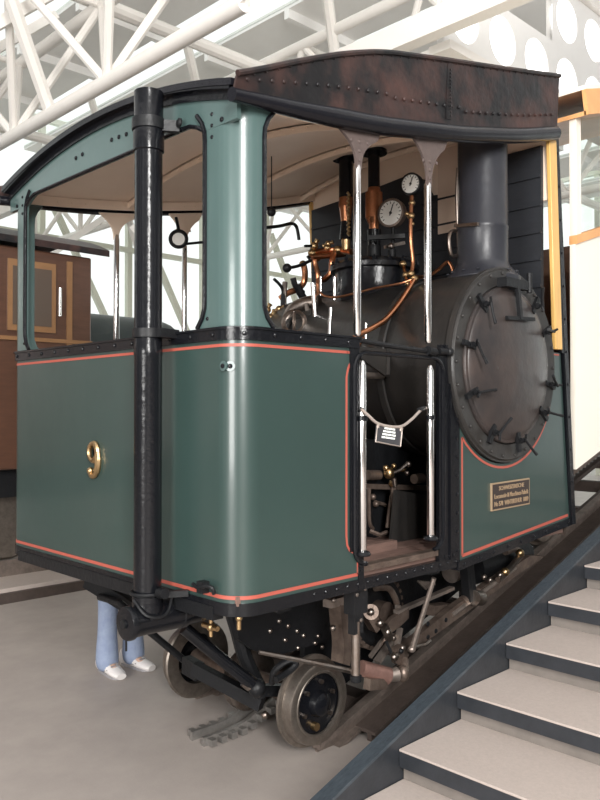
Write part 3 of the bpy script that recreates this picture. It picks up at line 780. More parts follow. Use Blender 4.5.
# lamp hooks / brackets under the sill
m = MB().use('blackm'); a = P(203,588,X=-.02); m.box((a.x-.02,a.y-.02,a.z-.02),(a.x+.02,a.y+.02,a.z+.03)); m.tube(smooth([P(193,584,X=-.03),P(199,588,X=-.04),P(205,586,X=-.04),P(212,588,X=-.03),P(214,594,X=-.02)],4), .009, 8); m.build('sill_hook', None, loco)
m = MB().use('brass'); c = P(211,627,X=.22); m.cyl(c+V((0,.06,0)), c+V((0,-.05,0)), .013); m.cyl(c+V((0,0,-.045)), c+V((0,0,.045)), .010); m.ball(c, .022); m.build('drain_cock', None, loco)
m = MB().use('brass'); c = P(239,618,X=.1); m.cyl(c+V((0,0,-.05)), c+V((0,0,.03)), .010); m.ball(c, .016); m.build('drain_cock', None, loco)

# ---------------- underframe
TZ = lambda x: .04+SL*(x-.96)            # top of the rails
for y in (.66, 1.54):
    m = MB().use('blackm')
    pl = [(.56,1.03),(.56,.70),(.66,.62),(.80,.55),(1.35,.55),(2.9,1.0),(2.9,1.08)] if y < 1 else [(.30,1.06),(.30,.95),(.9,.72),(1.4,.62),(2.9,1.02),(2.9,1.10)]
    m.prism([(x,y,z) for x, z in pl], (0,.03 if y < 1 else -.03,0))
    if y < 1:
        m.use('steel')
        for px, py in ((279,621),(288,626),(297,631),(303.5,635.5),(315,643),(322,647),(285,640),(298,648),(270,631),(318,636)):
            p = P(px, py, Y=y); m.rivet((p.x, y-.001, p.z), (0,-1,0), .014, .8)
    m.build('frame_plate', None, loco, label='black riveted frame plate')
m = MB().use('blackm'); m.prism([(1.25,.86,1.05),(1.25,.86,.36),(1.5,.86,.12),(3.4,.86,.70),(3.4,.86,1.3),(2.6,.86,1.1)], (0,.04,0)); m.build('added_dark_plate', None, loco)  # dark sheet added to block the bright floor behind the gear
m = MB().use('blackm')
for x in (.33, 1.5, 2.7): m.box((x,.1,.98+(.0 if x < 2 else .08)),(x+.08,2.1,1.055+(.0 if x < 2 else .02)))
m.bar((.30,.16,1.02),(1.6,.16,1.02),.06,.07); m.bar((.30,2.04,1.02),(1.6,2.04,1.02),.06,.07); m.bar((.02,.15,1.03),(.02,2.05,1.03),.06,.06)
m.build('cross_beam', None, loco)
# wheels
def wheelset(x, z):
    R = .233
    w = MB().use('tyre')
    y0 = .500
    w.lathe([(.163,.012),(.165,.0),(.176,-.003),(.180,.0),(.215,.0),(.222,.004),(.226,.02),(.228,.055),(.230,.065),(.252,.070),(.254,.085),(.245,.095),(.16,.095),(.163,.02)], (x,y0,z), (0,1,0), 56, False)
    w.use('black'); w.lathe([(1e-4,-.045),(.035,-.040),(.062,-.022),(.075,.012),(.135,.024),(.165,.020),(.165,.08)], (x,y0,z), (0,1,0), 40, False)
    o = w.build('wheel', None, loco, label='black dished wheel with bare steel tyre')
    bolts = []
    for i in range(6):
        a = .35+2*PI*i/6; t = MB().use('steel'); t.cyl((x+.118*math.cos(a),y0+.026,z+.118*math.sin(a)),(x+.118*math.cos(a),y0+.0,z+.118*math.sin(a)),.013,seg=6)
        bolts.append(t.build('bolt', None, o))
    t = MB().use('brass'); t.cyl((x-.035,y0+.02,z-.115),(x-.035,y0-.012,z-.115),.022); t.build('plug', None, o, label='brass plug')
    far = o.copy(); COL.objects.link(far); far.parent = loco
    for ch in list(o.children):
        tc = ch.copy(); COL.objects.link(tc); tc.parent = far
    lx, ly, lz = V((x, 1.1, z))-V(loco['_o'])
    # mirrored about the centre line by a half turn about the vertical through the axle's middle
    far.matrix_local = Matrix.Translation((lx,ly,lz)) @ Matrix.Rotation(PI, 4, 'Z') @ Matrix.Translation((-lx,-ly,-lz))
    a = MB().use('oily'); a.cyl((x,y0+.07,z),(x,W-y0-.07,z),.06); a.use('steel'); a.lathe([(.17,0),(.19,.01),(.19,.06),(.17,.07)], (x,1.065,z), (0,1,0), 30)
    a.build('axle', None, loco)
wheelset(1.015, TZ(1.015)+.225); wheelset(3.55, TZ(3.55)+.234+.02)
# axle box / sling above the wheel
m = MB().use('blackm'); m.tube(smooth([P(272,683,Y=.6),P(275,670,Y=.55),P(290,660,Y=.5),P(296,664,Y=.48),P(288,672,Y=.5),P(276,680,Y=.5)],4), .018, 8, closed=False)
m.bar(P(262,690,Y=.75), P(330,690,Y=.68), .05, .06); m.build('spring_shackle', None, loco)
# guard irons and braces in front of the wheels
m = MB().use('black')
m.tube([P(184,628,Y=.86), P(220,658,Y=.78), P(257,688,Y=.70)], .034, 12); e = P(257,688,Y=.70); m.use('steel'); m.cyl(e+V((-.05,.04,.05)), e+V((-.02,.02,.02)), .042); m.use('blackm'); m.ball(e, .05)
m.build('diagonal_brace', None, loco)
m = MB().use('blackm'); m.tube([P(100,597,Y=1.75), P(120,603,Y=1.5), P(150,632,Y=1.45), P(192,667,Y=1.4)], .022, 10); m.bar(P(88,580,Y=1.9), P(140,612,Y=1.5), .06, .09)
m.build('far_brace', None, loco)
m = MB().use('blackm')
m.bar(P(194,668,Y=1.2), P(262,704,Y=.78), .06, .075); m.tube(smooth([P(232,612,Y=.80), P(238,632,Y=.79), P(246,660,Y=.78), P(262,694,Y=.77)], 4), .042, 10)
m.bar(P(186,664,Y=1.35), P(200,672,Y=1.2), .06, .10); 
m.use('steel'); m.ball(P(265,715,Y=.80), .022); m.ball(P(189,671,Y=1.35), .02)
m.build('guard_iron', None, loco)
m = MB().use('steel'); m.tube([P(259,652,Y=.42), P(300,660,Y=.33), P(357,672,Y=.2)], [.010,.013,.016], 8); m.ball(P(353,670,Y=.2), .02); m.build('brake_rod', None, loco)
# vertical step hanger
hx = P(356.5,620,Y=.06).x
m = MB().use('blackm'); m.box((hx-.05,.03,.90),(hx+.05,.10,1.06)); m.box((hx-.035,.045,.80),(hx+.035,.085,.92)); m.use('steel'); m.cyl((hx,.065,.86),(hx,.065,.575),.022); m.use('blackm'); m.lathe([(.026,0),(.03,.01),(.03,.03),(.02,.035)], (hx,.065,.56), (0,0,1), 14)
m.use('steel')
for dx, dz in ((-.03,1.0),(.03,1.02),(.0,.87)): m.rivet((hx+dx,.029,dz), (0,-1,0), .011)
m.build('step_hanger', None, loco)
m = MB().use('oily'); m.strip(smooth([P(340,605,Y=.36),P(342,625,Y=.36),P(344,645,Y=.36),P(343,664,Y=.36)],4), smooth([P(350,606,Y=.36),P(352,625,Y=.36),P(353,645,Y=.36),P(350,666,Y=.36)],4), (0,.09,0))
m.use('rod'); m.box(tuple(P(331,603,Y=.36)-V((0,0,.03))), tuple(P(356,598,Y=.36)+V((0,.06,.02)))); m.use('steel'); m.ball(P(333,628,Y=.34), .018); m.ball(P(334,600,Y=.34), .016)
m.build('brake_hanger', None, loco)
# drive gear under the entrance
m = MB().use('blackm'); c = P(382,612,Y=.62); m.lathe([(.14,0),(.20,0),(.215,.02),(.215,.08),(.14,.09),(.13,.05)], c, (0,1,0), 36, False)
m.use('oily')
for i in range(30):
    a = 2*PI*i/30; d = V((math.cos(a),0,math.sin(a))); m.bar(c+d*.205+V((0,.05,0)), c+d*.24+V((0,.05,0)), .024, .06, (0,1,0))
m.use('oily'); m.cyl(c+V((0,-.04,0)), c+V((0,.6,0)), .07); m.build('gear_wheel', None, loco)
m = MB().use('oily')
m.prism([P(384,628,Y=.42),P(393,618,Y=.42),P(409,608,Y=.42),P(409,618,Y=.42),P(401,626,Y=.42),P(390,634,Y=.42)], (0,.03,0))
m.use('rod'); m.bar(P(396,612,Y=.44), P(452,588,Y=.44), .022, .04, (0,1,0)); m.bar(P(397,618,Y=.47), P(398,605,Y=.47), .03, .02)
m.use('oily'); m.bar(P(365,610,Y=.5), P(376,628,Y=.48), .08, .06); m.cyl(P(371,612,Y=.44), P(371,612,Y=.5), .045); m.tube(smooth([P(375,588,Y=.5),P(388,588,Y=.5),P(394,596,Y=.5),P(397,604,Y=.5)],4), .02, 8)
m.use('steel'); m.ball(P(371,612,Y=.43), .022); m.ball(P(380,623,Y=.42), .022); m.ball(P(387,632,Y=.42), .028); m.ball(P(393,638,Y=.42), .02)
m.bar(P(384,626,Y=.42), P(390,640,Y=.42), .03, .04)
m.build('valve_gear', None, loco, label='oily steel valve gear')
m = MB().use('rod'); m.bar(P(400,628,Y=.46), P(396,652,Y=.44), .018, .035, (0,1,0)); m.bar(P(396,635,Y=.5), P(377,662,Y=.5), .02, .05, (0,1,0)); m.bar(P(389,632,Y=.5), P(370,657,Y=.5), .02, .02, (0,1,0))
m.use('blackm'); m.tube([P(386,641,Y=.42), P(391,652,Y=.40), P(397,664,Y=.38)], .010, 6)
m.use('steel'); m.ball(P(395,656,Y=.38), .028); m.ball(P(402,648,Y=.38), .022); m.build('eccentric_rod', None, loco)
m = MB().use('pink'); a = P(361,668,Y=.40); b = P(388,676,Y=.34); m.cyl(a, b, .045, .05, 16); m.use('rod'); m.cyl(b, P(397,674,Y=.32), .035, .042, 16); m.use('oily').ball(P(403,674,Y=.32), .038, 12, 1.3)
m.use('oily'); m.bar(P(367,684,Y=.34), P(384,683,Y=.34), .05, .06); m.cyl(P(404,660,Y=.38), P(404,676,Y=.33), .03); m.prism([P(395,650,Y=.37),P(403,645,Y=.37),P(409,655,Y=.37),P(404,668,Y=.37),P(397,664,Y=.37)], (0,.04,0))
m.use('steel'); m.ball(P(394,657,Y=.36), .02); m.use('blackm'); m.ball(P(401,651,Y=.365), .016); m.build('crank', None, loco, label='reddish steel crank')
m = MB().use('rod'); m.tube([P(434,578,Y=.12), P(423,614,Y=.2), P(412,650,Y=.28)], [.014,.015,.018], 8); m.ball(P(412,649,Y=.28), .022); m.use('steel'); m.tube([P(411,648,Y=.28), P(425,645,Y=.3), P(430,641,Y=.32)], .012, 6); m.build('link_rod', None, loco)
m = MB().use('oily'); m.prism([P(412,652,Y=.40),P(398,652,Y=.40),P(458,604,Y=.40),P(530,556,Y=.40),P(545,556,Y=.40),P(470,610,Y=.40)], (0,.05,0))
for px, py in ((428,637),(436,631),(446,620),(428,624)): m.use('blackm'); m.rivet(P(px,py,Y=.399), (0,-1,0), .016, .4)
m.use('oily'); m.prism([P(432,616,Y=.5),P(436,606,Y=.5),P(452,604,Y=.5),P(456,612,Y=.5)], (0,.08,0))
m.build('side_beam', None, loco)
# cylinder group under the smokebox
m = MB().use('oily'); m.cyl(P(462,603,Y=.42), P(478,592,Y=.40), .04); m.use('rod'); m.tube([P(452,615,Y=.40), P(480,594,Y=.38), P(515,568,Y=.36)], .016, 8)
m.use('steel'); m.cyl(P(474,598,Y=.36), P(481,598,Y=.36), .05, .05, 14); m.use('blackm'); m.cyl(P(470,568,Y=.6), P(520,552,Y=.6), .12); m.bar(P(466,560,Y=.4), P(470,600,Y=.4), .06, .08)
m.use('steel'); m.tube([P(498,580,Y=.34), P(512,566,Y=.34), P(520,556,Y=.34)], .022, 8); m.use('brass'); m.ball(P(505,572,Y=.33), .03); m.ball(P(520,553,Y=.33), .03); m.use('steel'); m.ball(P(484,577,Y=.36), .02); m.ball(P(500,575,Y=.33), .02); m.ball(P(490,580,Y=.36), .018)
m.use('oily'); m.tube(smooth([P(505,552,Y=.45),P(516,549,Y=.45),P(522,558,Y=.45),P(519,568,Y=.45)],4), .025, 8)
m.use('rod'); m.cyl(P(450,573,Y=.55), P(462,567,Y=.55), .07)
m.build('steam_cylinder', None, loco)
m = MB().use('rod')
for i in range(5): m.bar(P(418+i*2.5,581+i*.3,Y=.5), P(426+i*2.2,589-i*1.2,Y=.5), .012, .012)
m.build('ribbed_cooler', None, loco)
# passenger section behind the bulkhead
m = MB().use('creamp'); x0, x1 = 3.0, 6.2
zf = lambda x: 1.50+SL*(x-3.0)
m.strip([(x0,-.02,zf(x0)),(x1,-.02,zf(x1))], [(x0,-.02,zf(x0)+1.55),(x1,-.02,zf(x1)+1.55)], (0,.04,0)); m.strip([(x0,W+.02,zf(x0)),(x1,W+.02,zf(x1))], [(x0,W+.02,zf(x0)+1.55),(x1,W+.02,zf(x1)+1.55)], (0,-.04,0))
pc = m.build('passenger_panel', None, loco, label='cream passenger compartment panel')
m = MB().use('orange'); m.strip([(x0,-.035,zf(x0)+1.55),(x1,-.035,zf(x1)+1.55)], [(x0,-.035,zf(x0)+1.61),(x1,-.035,zf(x1)+1.61)], (0,.06,0)); m.strip([(x0,-.12,zf(x0)+2.42),(x1,-.12,zf(x1)+2.42)], [(x0,-.10,zf(x0)+2.60),(x1,-.10,zf(x1)+2.60)], (0,.03,0)); m.build('wood_trim', None, pc, label='orange wood trim')
m = MB().use('creamp')
for x in (3.02, 3.75, 4.5, 5.3, 6.1): m.box((x,-.02,zf(x)+1.6),(x+.07,.03,zf(x)+2.45))
m.use('orange')
m.strip([(x0,-.10,zf(x0)+2.42),(x1,-.10,zf(x1)+2.42)], [(x0,W+.1,zf(x0)+2.42),(x1,W+.1,zf(x1)+2.42)], (0,0,.03))
m.use('creamp'); m.strip([(x0,-.10,zf(x0)+2.60),(x1,-.10,zf(x1)+2.60)], [(x0,W+.1,zf(x0)+2.60),(x1,W+.1,zf(x1)+2.60)], (0,0,.03))
m.build('passenger_roof', None, pc)
m = MB().use('glass')
for x in (3.09, 3.82, 4.57, 5.37): m.strip([(x,.005,zf(x)+1.62),(x+.66,.005,zf(x+.66)+1.62)], [(x,.005,zf(x)+2.42),(x+.66,.005,zf(x+.66)+2.42)], (0,.006,0))
m.build('passenger_window', None, pc)
m = MB().use('oily'); m.strip([(x0,.1,zf(x0)-.12),(x1,.1,zf(x1)-.12)], [(x0,W-.1,zf(x0)-.12),(x1,W-.1,zf(x1)-.12)], (0,0,.10)); m.use('brown')
for x in (3.5, 4.2, 5.0, 5.8): m.box((x,.1,zf(x)),(x+.05,W-.1,zf(x)+1.3))
m.build('passenger_floor', None, pc)
m = MB().use('oily'); m.strip([(2.96,.05,1.05),(2.96,.05,1.55)], [(2.96,W-.05,1.05),(2.96,W-.05,1.55)], (.03,0,0)); m.build('end_plate', None, loco)

# =================================================================== SIGN ON WIRE
m = MB().use('signb')
sp = [q(375.5,441.5,-.06), q(377,424,-.06), q(402,428,-.06), q(400,446.5,-.06)]
base = sp[0]
sg = thing('warning_sign', 'small black sign with white lines hung on a wire across the cab entrance', 'sign', tuple(base))
m.prism(sp, (0,.006,0)); m.build('board', None, sg)
m = MB().use('chain'); m.tube([p+V((0,-.002,0)) for p in sp], .0038, 6, closed=True); m.build('border', None, sg, whole=True)
m = MB().use('signw')
ex2 = (sp[2]-sp[1]); ez2 = (sp[1]-sp[0])
for r, (a, b) in enumerate(((.30,.72),(.26,.74),(.24,.76),(.22,.74))):
    x = a; k = 0
    while x < b:
        w = min((.16,.10,.20,.13)[(k+r) % 4], b-x); c = sp[0]+ex2*x+ez2*(.78-.175*r)+V((0,-.0015,0)); m.prism([c, c+ex2*w, c+ex2*w+ez2*.11, c+ez2*.11], (0,.004,0)); x += w+.025; k += 1
m.build('lettering', None, sg, whole=True)
m = MB().use('chain')
m.tube(smooth([q(361,409,-.045), q(368,415,-.055), q(377,423,-.06), q(390,426.5,-.06), q(402,426,-.06), q(412,419,-.055), q(421,410,-.045), q(426,408,-.03)], 6), .0075, 8)
m.tube([q(378,423,-.062), q(378,428,-.062)], .007, 6); m.tube([q(401,426,-.062), q(401,431,-.062)], .007, 6); m.use('blackm'); m.cyl(q(359,408.5,-.03), q(363,410,-.045), .012); m.cyl(q(424,408,-.03), q(419,410,-.045), .012)
m.build('wire', None, sg)

# =================================================================== TRACK
trk = thing('inclined_track', 'inclined rack railway track under the locomotive climbing beside the staircase', 'track', (3, 1.1, 0))
for y in (.545, W-.545):
    m = MB().use('rail'); a, b = .72, 6.5
    def rz(x): return TZ(x) if x > 1.0 else .03
    xsr = [1.03+.2*i for i in range(29)]
    zz = lambda x: max(.02, TZ(x)-.012)
    m.strip([(x,y-.03,zz(x)) for x in xsr], [(x,y+.03,zz(x)) for x in xsr], (0,0,-.035)); m.strip([(x,y-.008,zz(x)-.03) for x in xsr], [(x,y+.008,zz(x)-.03) for x in xsr], (0,0,-.07)); m.strip([(x,y-.055,zz(x)-.09) for x in xsr], [(x,y+.055,zz(x)-.09) for x in xsr], (0,0,-.02))
    m.build('running_rail', None, trk, label='dark steel running rail')
    m = MB().use('beam'); xb = [1.35+.2*i for i in range(26)]
    xd = [1.35+.02*i for i in range(36)]+[2.06+.2*i for i in range(22)]; m.strip([(x,y-.13,TZ(x)-.12) for x in xd], [(x,y-.13,max(-.01,TZ(x)-.36)) for x in xd], (0,.03,0)); xf = [2.16+.2*i for i in range(22)]; m.strip([(x,y-.16,TZ(x)-.10) for x in xb], [(x,y+.16,TZ(x)-.10) for x in xb], (0,0,-.02))
    m.strip([(x,y-.19,TZ(x)-.34) for x in xf], [(x,y-.06,TZ(x)-.34) for x in xf], (0,0,-.02))
    m.build('track_beam', None, trk)
m = MB().use('rack')
for s in (-.055, .055):
    xr = [.62+.1*i for i in range(58)]; zr = lambda x: max(.05, TZ(x)+.03)
    m.strip([(x,1.1+s-.012,zr(x)) for x in xr], [(x,1.1+s+.012,zr(x)) for x in xr], (0,0,-.06))
for i in range(78):
    x = .64+i*.075; z = max(.05, TZ(x)+.03)
    for s in (-1,1): m.box((x, 1.1+s*.067, z-.045), (x+.038, 1.1+s*.115, z-.008))
m.build('rack_rail', None, trk, label='toothed rack rail between the running rails')
m = MB().use('beam'); xr = [1.2+.2*i for i in range(27)]; m.strip([(x,.98,TZ(x)-.06) for x in xr], [(x,1.22,TZ(x)-.06) for x in xr], (0,0,-.04)); m.build('rack_bed', None, trk)
for i in range(8):
    x = 1.6+.6*i; m = MB().use('beam'); m.box((x,.35,TZ(x)-.24),(x+.14,1.85,TZ(x)-.14)); m.build('sleeper', None, trk)
for i in range(5):
    x = 2.2+1.0*i
    for y in (.5, 1.7):
        m = MB().use('blackm'); m.box((x,y-.05,0),(x+.1,y+.05,TZ(x)-.25)); m.build('support_post', None, trk)

# =================================================================== STAIRS
YS = -.20; TR, RZ = .476, .150
st = thing('steel_staircase', 'steel staircase with pale stone treads beside the locomotive', 'staircase', (.3, -1.2, 0))
NX = lambda n: 1.305+TR*(n-3); NZ = lambda n: .460+RZ*(n-3)
YW = -2.35
for n in range(1, 10):
    x, z = NX(n), NZ(n); y0 = YW if n > 1 else YW
    m = MB().use('tread'); m.box((x-.005, y0, z-.012), (x+TR+.03, YS-.004, z)); m.build('tread', None, st, label='pale brown stone tread', bevel=.003)
    m = MB().use('riser'); m.box((x-.003, y0, z-.085), (x+.045, YS-.004, z-.012)); m.use('riserb'); m.box((x+.028, y0+.01, z-RZ), (x+.05, YS-.006, z-.085)); m.build('riser', None, st)
m = MB().use('riser'); s0 = RZ/TR
zs = lambda x: NZ(3)+.055+s0*(x-NX(3))
xa, xb = .12, 6.0
m.prism([(xa,YS,max(0,zs(xa)-.2)-.0),(xa,YS,zs(xa)),(xb,YS,zs(xb)),(xb,YS,zs(xb)-.42),(1.2,YS,0)], (0,.012,0))
m.build('stringer', None, st, label='dark steel stringer')
m = MB().use('string'); m.strip([(xa,YS-.004,zs(xa)),(xb,YS-.004,zs(xb))], [(xa,YS+.085,zs(xa)),(xb,YS+.085,zs(xb))], (0,0,.012)); m.strip([(xa,YS-.004,zs(xa)+.012),(xb,YS-.004,zs(xb)+.012)], [(xa,YS+.006,zs(xa)+.012),(xb,YS+.006,zs(xb)+.012)], (0,0,.004)); m.build('stringer_flange', None, st, label='blue grey steel flange')
m = MB().use('riser')
for n in (4, 6, 8): m.box((NX(n)+.2, YW+.02, 0), (NX(n)+.28, YW+.1, NZ(n)-.02)); m.box((NX(n)+.2, YS-.12, 0), (NX(n)+.28, YS-.04, NZ(n)-.02))
m.build('stair_post', None, st)

# =================================================================== PERSON
def skin_mesh(name, nodes, edges, mt, par, root=0, sub=2):
    me = bpy.data.meshes.new(name); off = V(par['_o'])
    me.from_pydata([tuple(V(p[:3])-off) for p in nodes], edges, [])
    o = bpy.data.objects.new(name, me); COL.objects.link(o)
    md = o.modifiers.new('skin', 'SKIN'); md.use_smooth_shade = True
    for i, v in enumerate(me.skin_vertices[0].data):
        r = nodes[i][3]; v.radius = (r, nodes[i][4] if len(nodes[i]) > 4 else r); v.use_root = (i == root)
    sb = o.modifiers.new('sub', 'SUBSURF'); sb.levels = sb.render_levels = sub
    bpy.context.view_layer.update()
    dg = bpy.context.evaluated_depsgraph_get(); m2 = bpy.data.meshes.new_from_object(o.evaluated_get(dg)); m2.name = name
    o.modifiers.clear(); o.data = m2; m2.materials.clear(); m2.materials.append(G[mt])
    m2.polygons.foreach_set('use_smooth', [True]*len(m2.polygons)); o.parent = par; o['_o'] = list(off)
    return o
PX, PY = .985, 2.52
pr = thing('person', 'person in faded blue jeans and white trainers standing behind the locomotive', 'person', (PX, PY, 0))
def pp(x, y, z): return (PX+x, PY+y, z)      # x: to the person's left/right, y: front is -y
fx = .095
nodes = [(*pp(0,0,.95),.13),(*pp(0,0,1.12),.125),(*pp(0,.0,1.30),.14),(*pp(0,.01,1.42),.10),(*pp(0,0,1.50),.055),(*pp(0,-.015,1.57),.06),(*pp(0,-.025,1.65),.088),(*pp(0,-.02,1.73),.07)]
edges = [(0,1),(1,2),(2,3),(3,4),(4,5),(5,6),(6,7)]
for s in (-1, 1):
    b = len(nodes)
    nodes += [(*pp(s*.095,0,.88),.085),(*pp(s*fx,-.01,.50),.058),(*pp(s*fx,.0,.30),.05),(*pp(s*fx,.01,.09),.036),(*pp(s*(fx+.02),-.12,.04),.032)]
    edges += [(0,b),(b,b+1),(b+1,b+2),(b+2,b+3),(b+3,b+4)]
    a = len(nodes)
    nodes += [(*pp(s*.18,.01,1.40),.055),(*pp(s*.235,.02,1.14),.042),(*pp(s*.22,-.06,.92),.03),(*pp(s*.21,-.09,.84),.03)]
    edges += [(3,a),(a,a+1),(a+1,a+2),(a+2,a+3)]
    for k in range(4):
        f = len(nodes); ln = (.06,.07,.065,.05)[k]; o0 = (k-1.5)*.018
        nodes += [(*pp(s*.21,-.09+o0,.80),.0095),(*pp(s*.205,-.095+o0,.80-ln*.5),.0085),(*pp(s*.195,-.10+o0,.80-ln),.0075)]; edges += [(a+3,f),(f,f+1),(f+1,f+2)]
    f = len(nodes); nodes += [(*pp(s*.19,-.125,.83),.010),(*pp(s*.18,-.14,.79),.009)]; edges += [(a+3,f),(f,f+1)]
skin_mesh('body', nodes, edges, 'skin', pr)
jn = [(*pp(0,0,.98),.165,.13),(*pp(0,0,.90),.17,.13)]; je = [(0,1)]
for s in (-1, 1):
    b = len(jn); jn += [(*pp(s*.10,0,.80),.10),(*pp(s*.105,-.01,.50),.078),(*pp(s*.108,0,.30),.074),(*pp(s*.11,.0,.16),.086),(*pp(s*.11,-.01,.0),.098)]; je += [(1,b),(b,b+1),(b+1,b+2),(b+2,b+3),(b+3,b+4)]
skin_mesh('jeans', jn, je, 'jean', pr)
sn = [(*pp(0,0,.96),.17,.135),(*pp(0,0,1.15),.155,.13),(*pp(0,0,1.32),.165,.135),(*pp(0,.01,1.44),.10,.09)]; se = [(0,1),(1,2),(2,3)]
for s in (-1, 1):
    b = len(sn); sn += [(*pp(s*.185,.01,1.39),.072),(*pp(s*.225,.02,1.20),.062)]; se += [(3,b),(b,b+1)]
skin_mesh('shirt', sn, se, 'shirt', pr)
m = MB(); c = V(pp(0,-.005,1.71))
m.lathe([(.098,-.02),(.104,.03),(.09,.075),(.05,.10),(1e-4,.108)], c, (0,0,1), 24, False); m.build('hair', 'hair', pr)
for s in (-1, 1):
    m = MB(); c = V(pp(s*.105,0,0)); d = V((s*.12+.10,-1,0)).normalized(); sd = V((d.y,-d.x,0))
    prof = [(-.10,.044,.125),(-.05,.052,.145),(0,.054,.14),(.05,.054,.105),(.10,.057,.072),(.16,.054,.058),(.20,.038,.042)]
    vs = []; fs = []; N = 14
    for t, w, h in prof:
        for k in range(N):
            a = 2*PI*k/N; vs.append(c+d*t+sd*(w*math.cos(a))+V((0,0,h*.5+h*.5*math.sin(a))))
    for i in range(len(prof)-1):
        for k in range(N): fs.append((i*N+k, i*N+(k+1)%N, (i+1)*N+(k+1)%N, (i+1)*N+k))
    fs += [list(range(N)), [(len(prof)-1)*N+k for k in range(N)]]
    m.use('shoe').add(vs, fs); m.use('shoeg')
    for t in (.03,.055,.08,.105): m.bar(c+d*t+sd*-.032+V((0,0,.122-t*.46)), c+d*t+sd*.032+V((0,0,.122-t*.46)), .010, .008)
    for sg_ in (-1,1): m.tube([c+d*-.04+sd*sg_*.041+V((0,0,.05)), c+d*.04+sd*sg_*.047+V((0,0,.035)), c+d*.09+sd*sg_*.050+V((0,0,.05))], .006, 6)
    m.prism([c+d*t+sd*w+V((0,0,0)) for t, w in [(-.088,-.03),(-.088,.03),(.0,.044),(.10,.053),(.16,.047),(.19,.02),(.19,-.02),(.16,-.047),(.10,-.053),(.0,-.044)]], (0,0,.018))
    m.build('trainer', None, pr, label='white trainer')

# =================================================================== OTHER VEHICLES
bc = thing('railway_carriage', 'brown varnished wooden railway carriage beyond the locomotive', 'carriage', (-1.2, 6.3, .3))
cx0, cx1, cy0, cy1 = -5.0, 2.25, 5.2, 7.4
m = MB().use('brown'); m.box((cx0,cy0,1.3),(cx1,cy1,3.58)); m.build('carriage_body', None, bc, bevel=.02)
m = MB().use('roof'); ysr = [cy0-.12+(cy1-cy0+.24)*i/12 for i in range(13)]; m.strip([(cx0-.15,y,3.58+.28*(1-((y-6.3)/1.25)**2)) for y in ysr], [(cx1+.15,y,3.58+.28*(1-((y-6.3)/1.25)**2)) for y in ysr], (0,0,.07)); m.build('carriage_roof', None, bc)
m = MB().use('tan')
for i in range(6):
    x = cx1-.95-1.15*i; m.box((x,cy0-.02,2.72),(x+.52,cy0,3.45))
m.box((cx0,cy0-.025,2.62),(cx1,cy0,2.66)); m.box((cx1-.30,cy0-.02,2.0),(cx1-.24,cy0,3.5)); m.build('window_frame', None, bc)
m = MB().use('pane')
for i in range(6):
    x = cx1-.95-1.15*i; m.box((x+.05,cy0-.025,2.78),(x+.47,cy0-.01,3.38))
m.build('window_pane', None, bc)
m = MB().use('chrome'); m.cyl((cx1-.40,cy0-.05,2.9),(cx1-.40,cy0-.05,3.2),.02); m.build('grab_handle', None, bc)
m = MB().use('blackm'); m.box((cx0,cy0+.2,1.0),(cx1,cy1-.2,1.3))
m.build('underframe', None, bc)
for i, x in enumerate((-4.2,-2.6,.0,1.5)):
    for y in (cy0+.45, cy1-.45): m = MB().use('tyre'); m.lathe([(.05,-.05),(.42,-.05),(.45,.0),(.42,.05),(.05,.05)], (x,y,.76), (0,1,0), 28); m.build('carriage_wheel', None, bc)
m = MB().use('rail')
tr2 = thing('display_track', 'low track and kerb under the brown carriage', 'track', (-1, 6.3, 0))
for y in (cy0+.45, cy1-.45): m.box((-9,y-.04,.14),(12,y+.04,.31))
m.build('rail', None, tr2); m = MB().use('tread'); m.box((-9,5.05,0.0),(12,7.6,.14)); m.use('beam'); m.box((-9,5.0,0),(12,5.05,.10)); m.build('plinth', None, tr2)
tw = thing('tank_wagon', 'dark rounded rail vehicle beyond the brown carriage', 'rail vehicle', (3.9, 10, 0))
m = MB().use('tank'); m.lathe([(1e-4,-.18),(.4,-.15),(.75,-.05),(.88,.1),(.90,.2),(.90,5.0),(.85,5.2),(.5,5.38),(1e-4,5.42)], (1.2,10,2.72), (1,0,0), 36, False); m.build('tank', None, tw)
m = MB().use('blackm'); m.box((1.2,9.2,1.2),(6.6,10.8,1.6)); m.box((2.0,9.4,1.5),(2.3,10.6,2.1)); m.box((5.5,9.4,1.5),(5.8,10.6,2.1)); m.build('wagon_frame', None, tw)
for x in (2.3, 5.5):
    for y in (9.4, 10.6): m = MB().use('tyre'); m.lathe([(.05,-.05),(.55,-.05),(.60,.0),(.55,.05),(.05,.05)], (x,y,.60), (0,1,0), 24); m.build('wagon_wheel', None, tw)

# =================================================================== HALL
m = MB().use('floor'); m.box((-14,-14,-.3),(26,20,0)); m.build('floor', None, None, kind='structure')
# glazed far wall (Y = 15) with raking bars
YF = 15.0
m = MB().use('frame')
for i in range(14):
    x = -8+i*2.4; m.box((x,YF,0),(x+.14,YF+.15,9))
for z in (1.2, 3.6, 6.0, 8.8): m.box((-8,YF-.02,z),(24,YF+.12,z+.12))
for i in range(14):
    x = -8+i*2.4; m.bar((x,YF-.2,7.2),(x+3.4,YF-.2,1.0),.12,.16,(0,1,0))
m.build('window_1', None, None, kind='structure')
m = MB().use('glass'); m.box((-8,YF+.05,0),(24,YF+.07,9)); m.build('window_2', None, None, kind='structure')
XF = 20.0
m = MB().use('frame')
for i in range(9):
    y = -8+i*2.6; m.box((XF,y,0),(XF+.15,y+.14,9))
for z in (1.2, 3.6, 6.0, 8.8): m.box((XF-.02,-8,z),(XF+.12,15,z+.12))
m.build('window_3', None, None, kind='structure')
m = MB().use('glass'); m.box((XF+.05,-8,0),(XF+.07,15,9)); m.build('window_4', None, None, kind='structure')
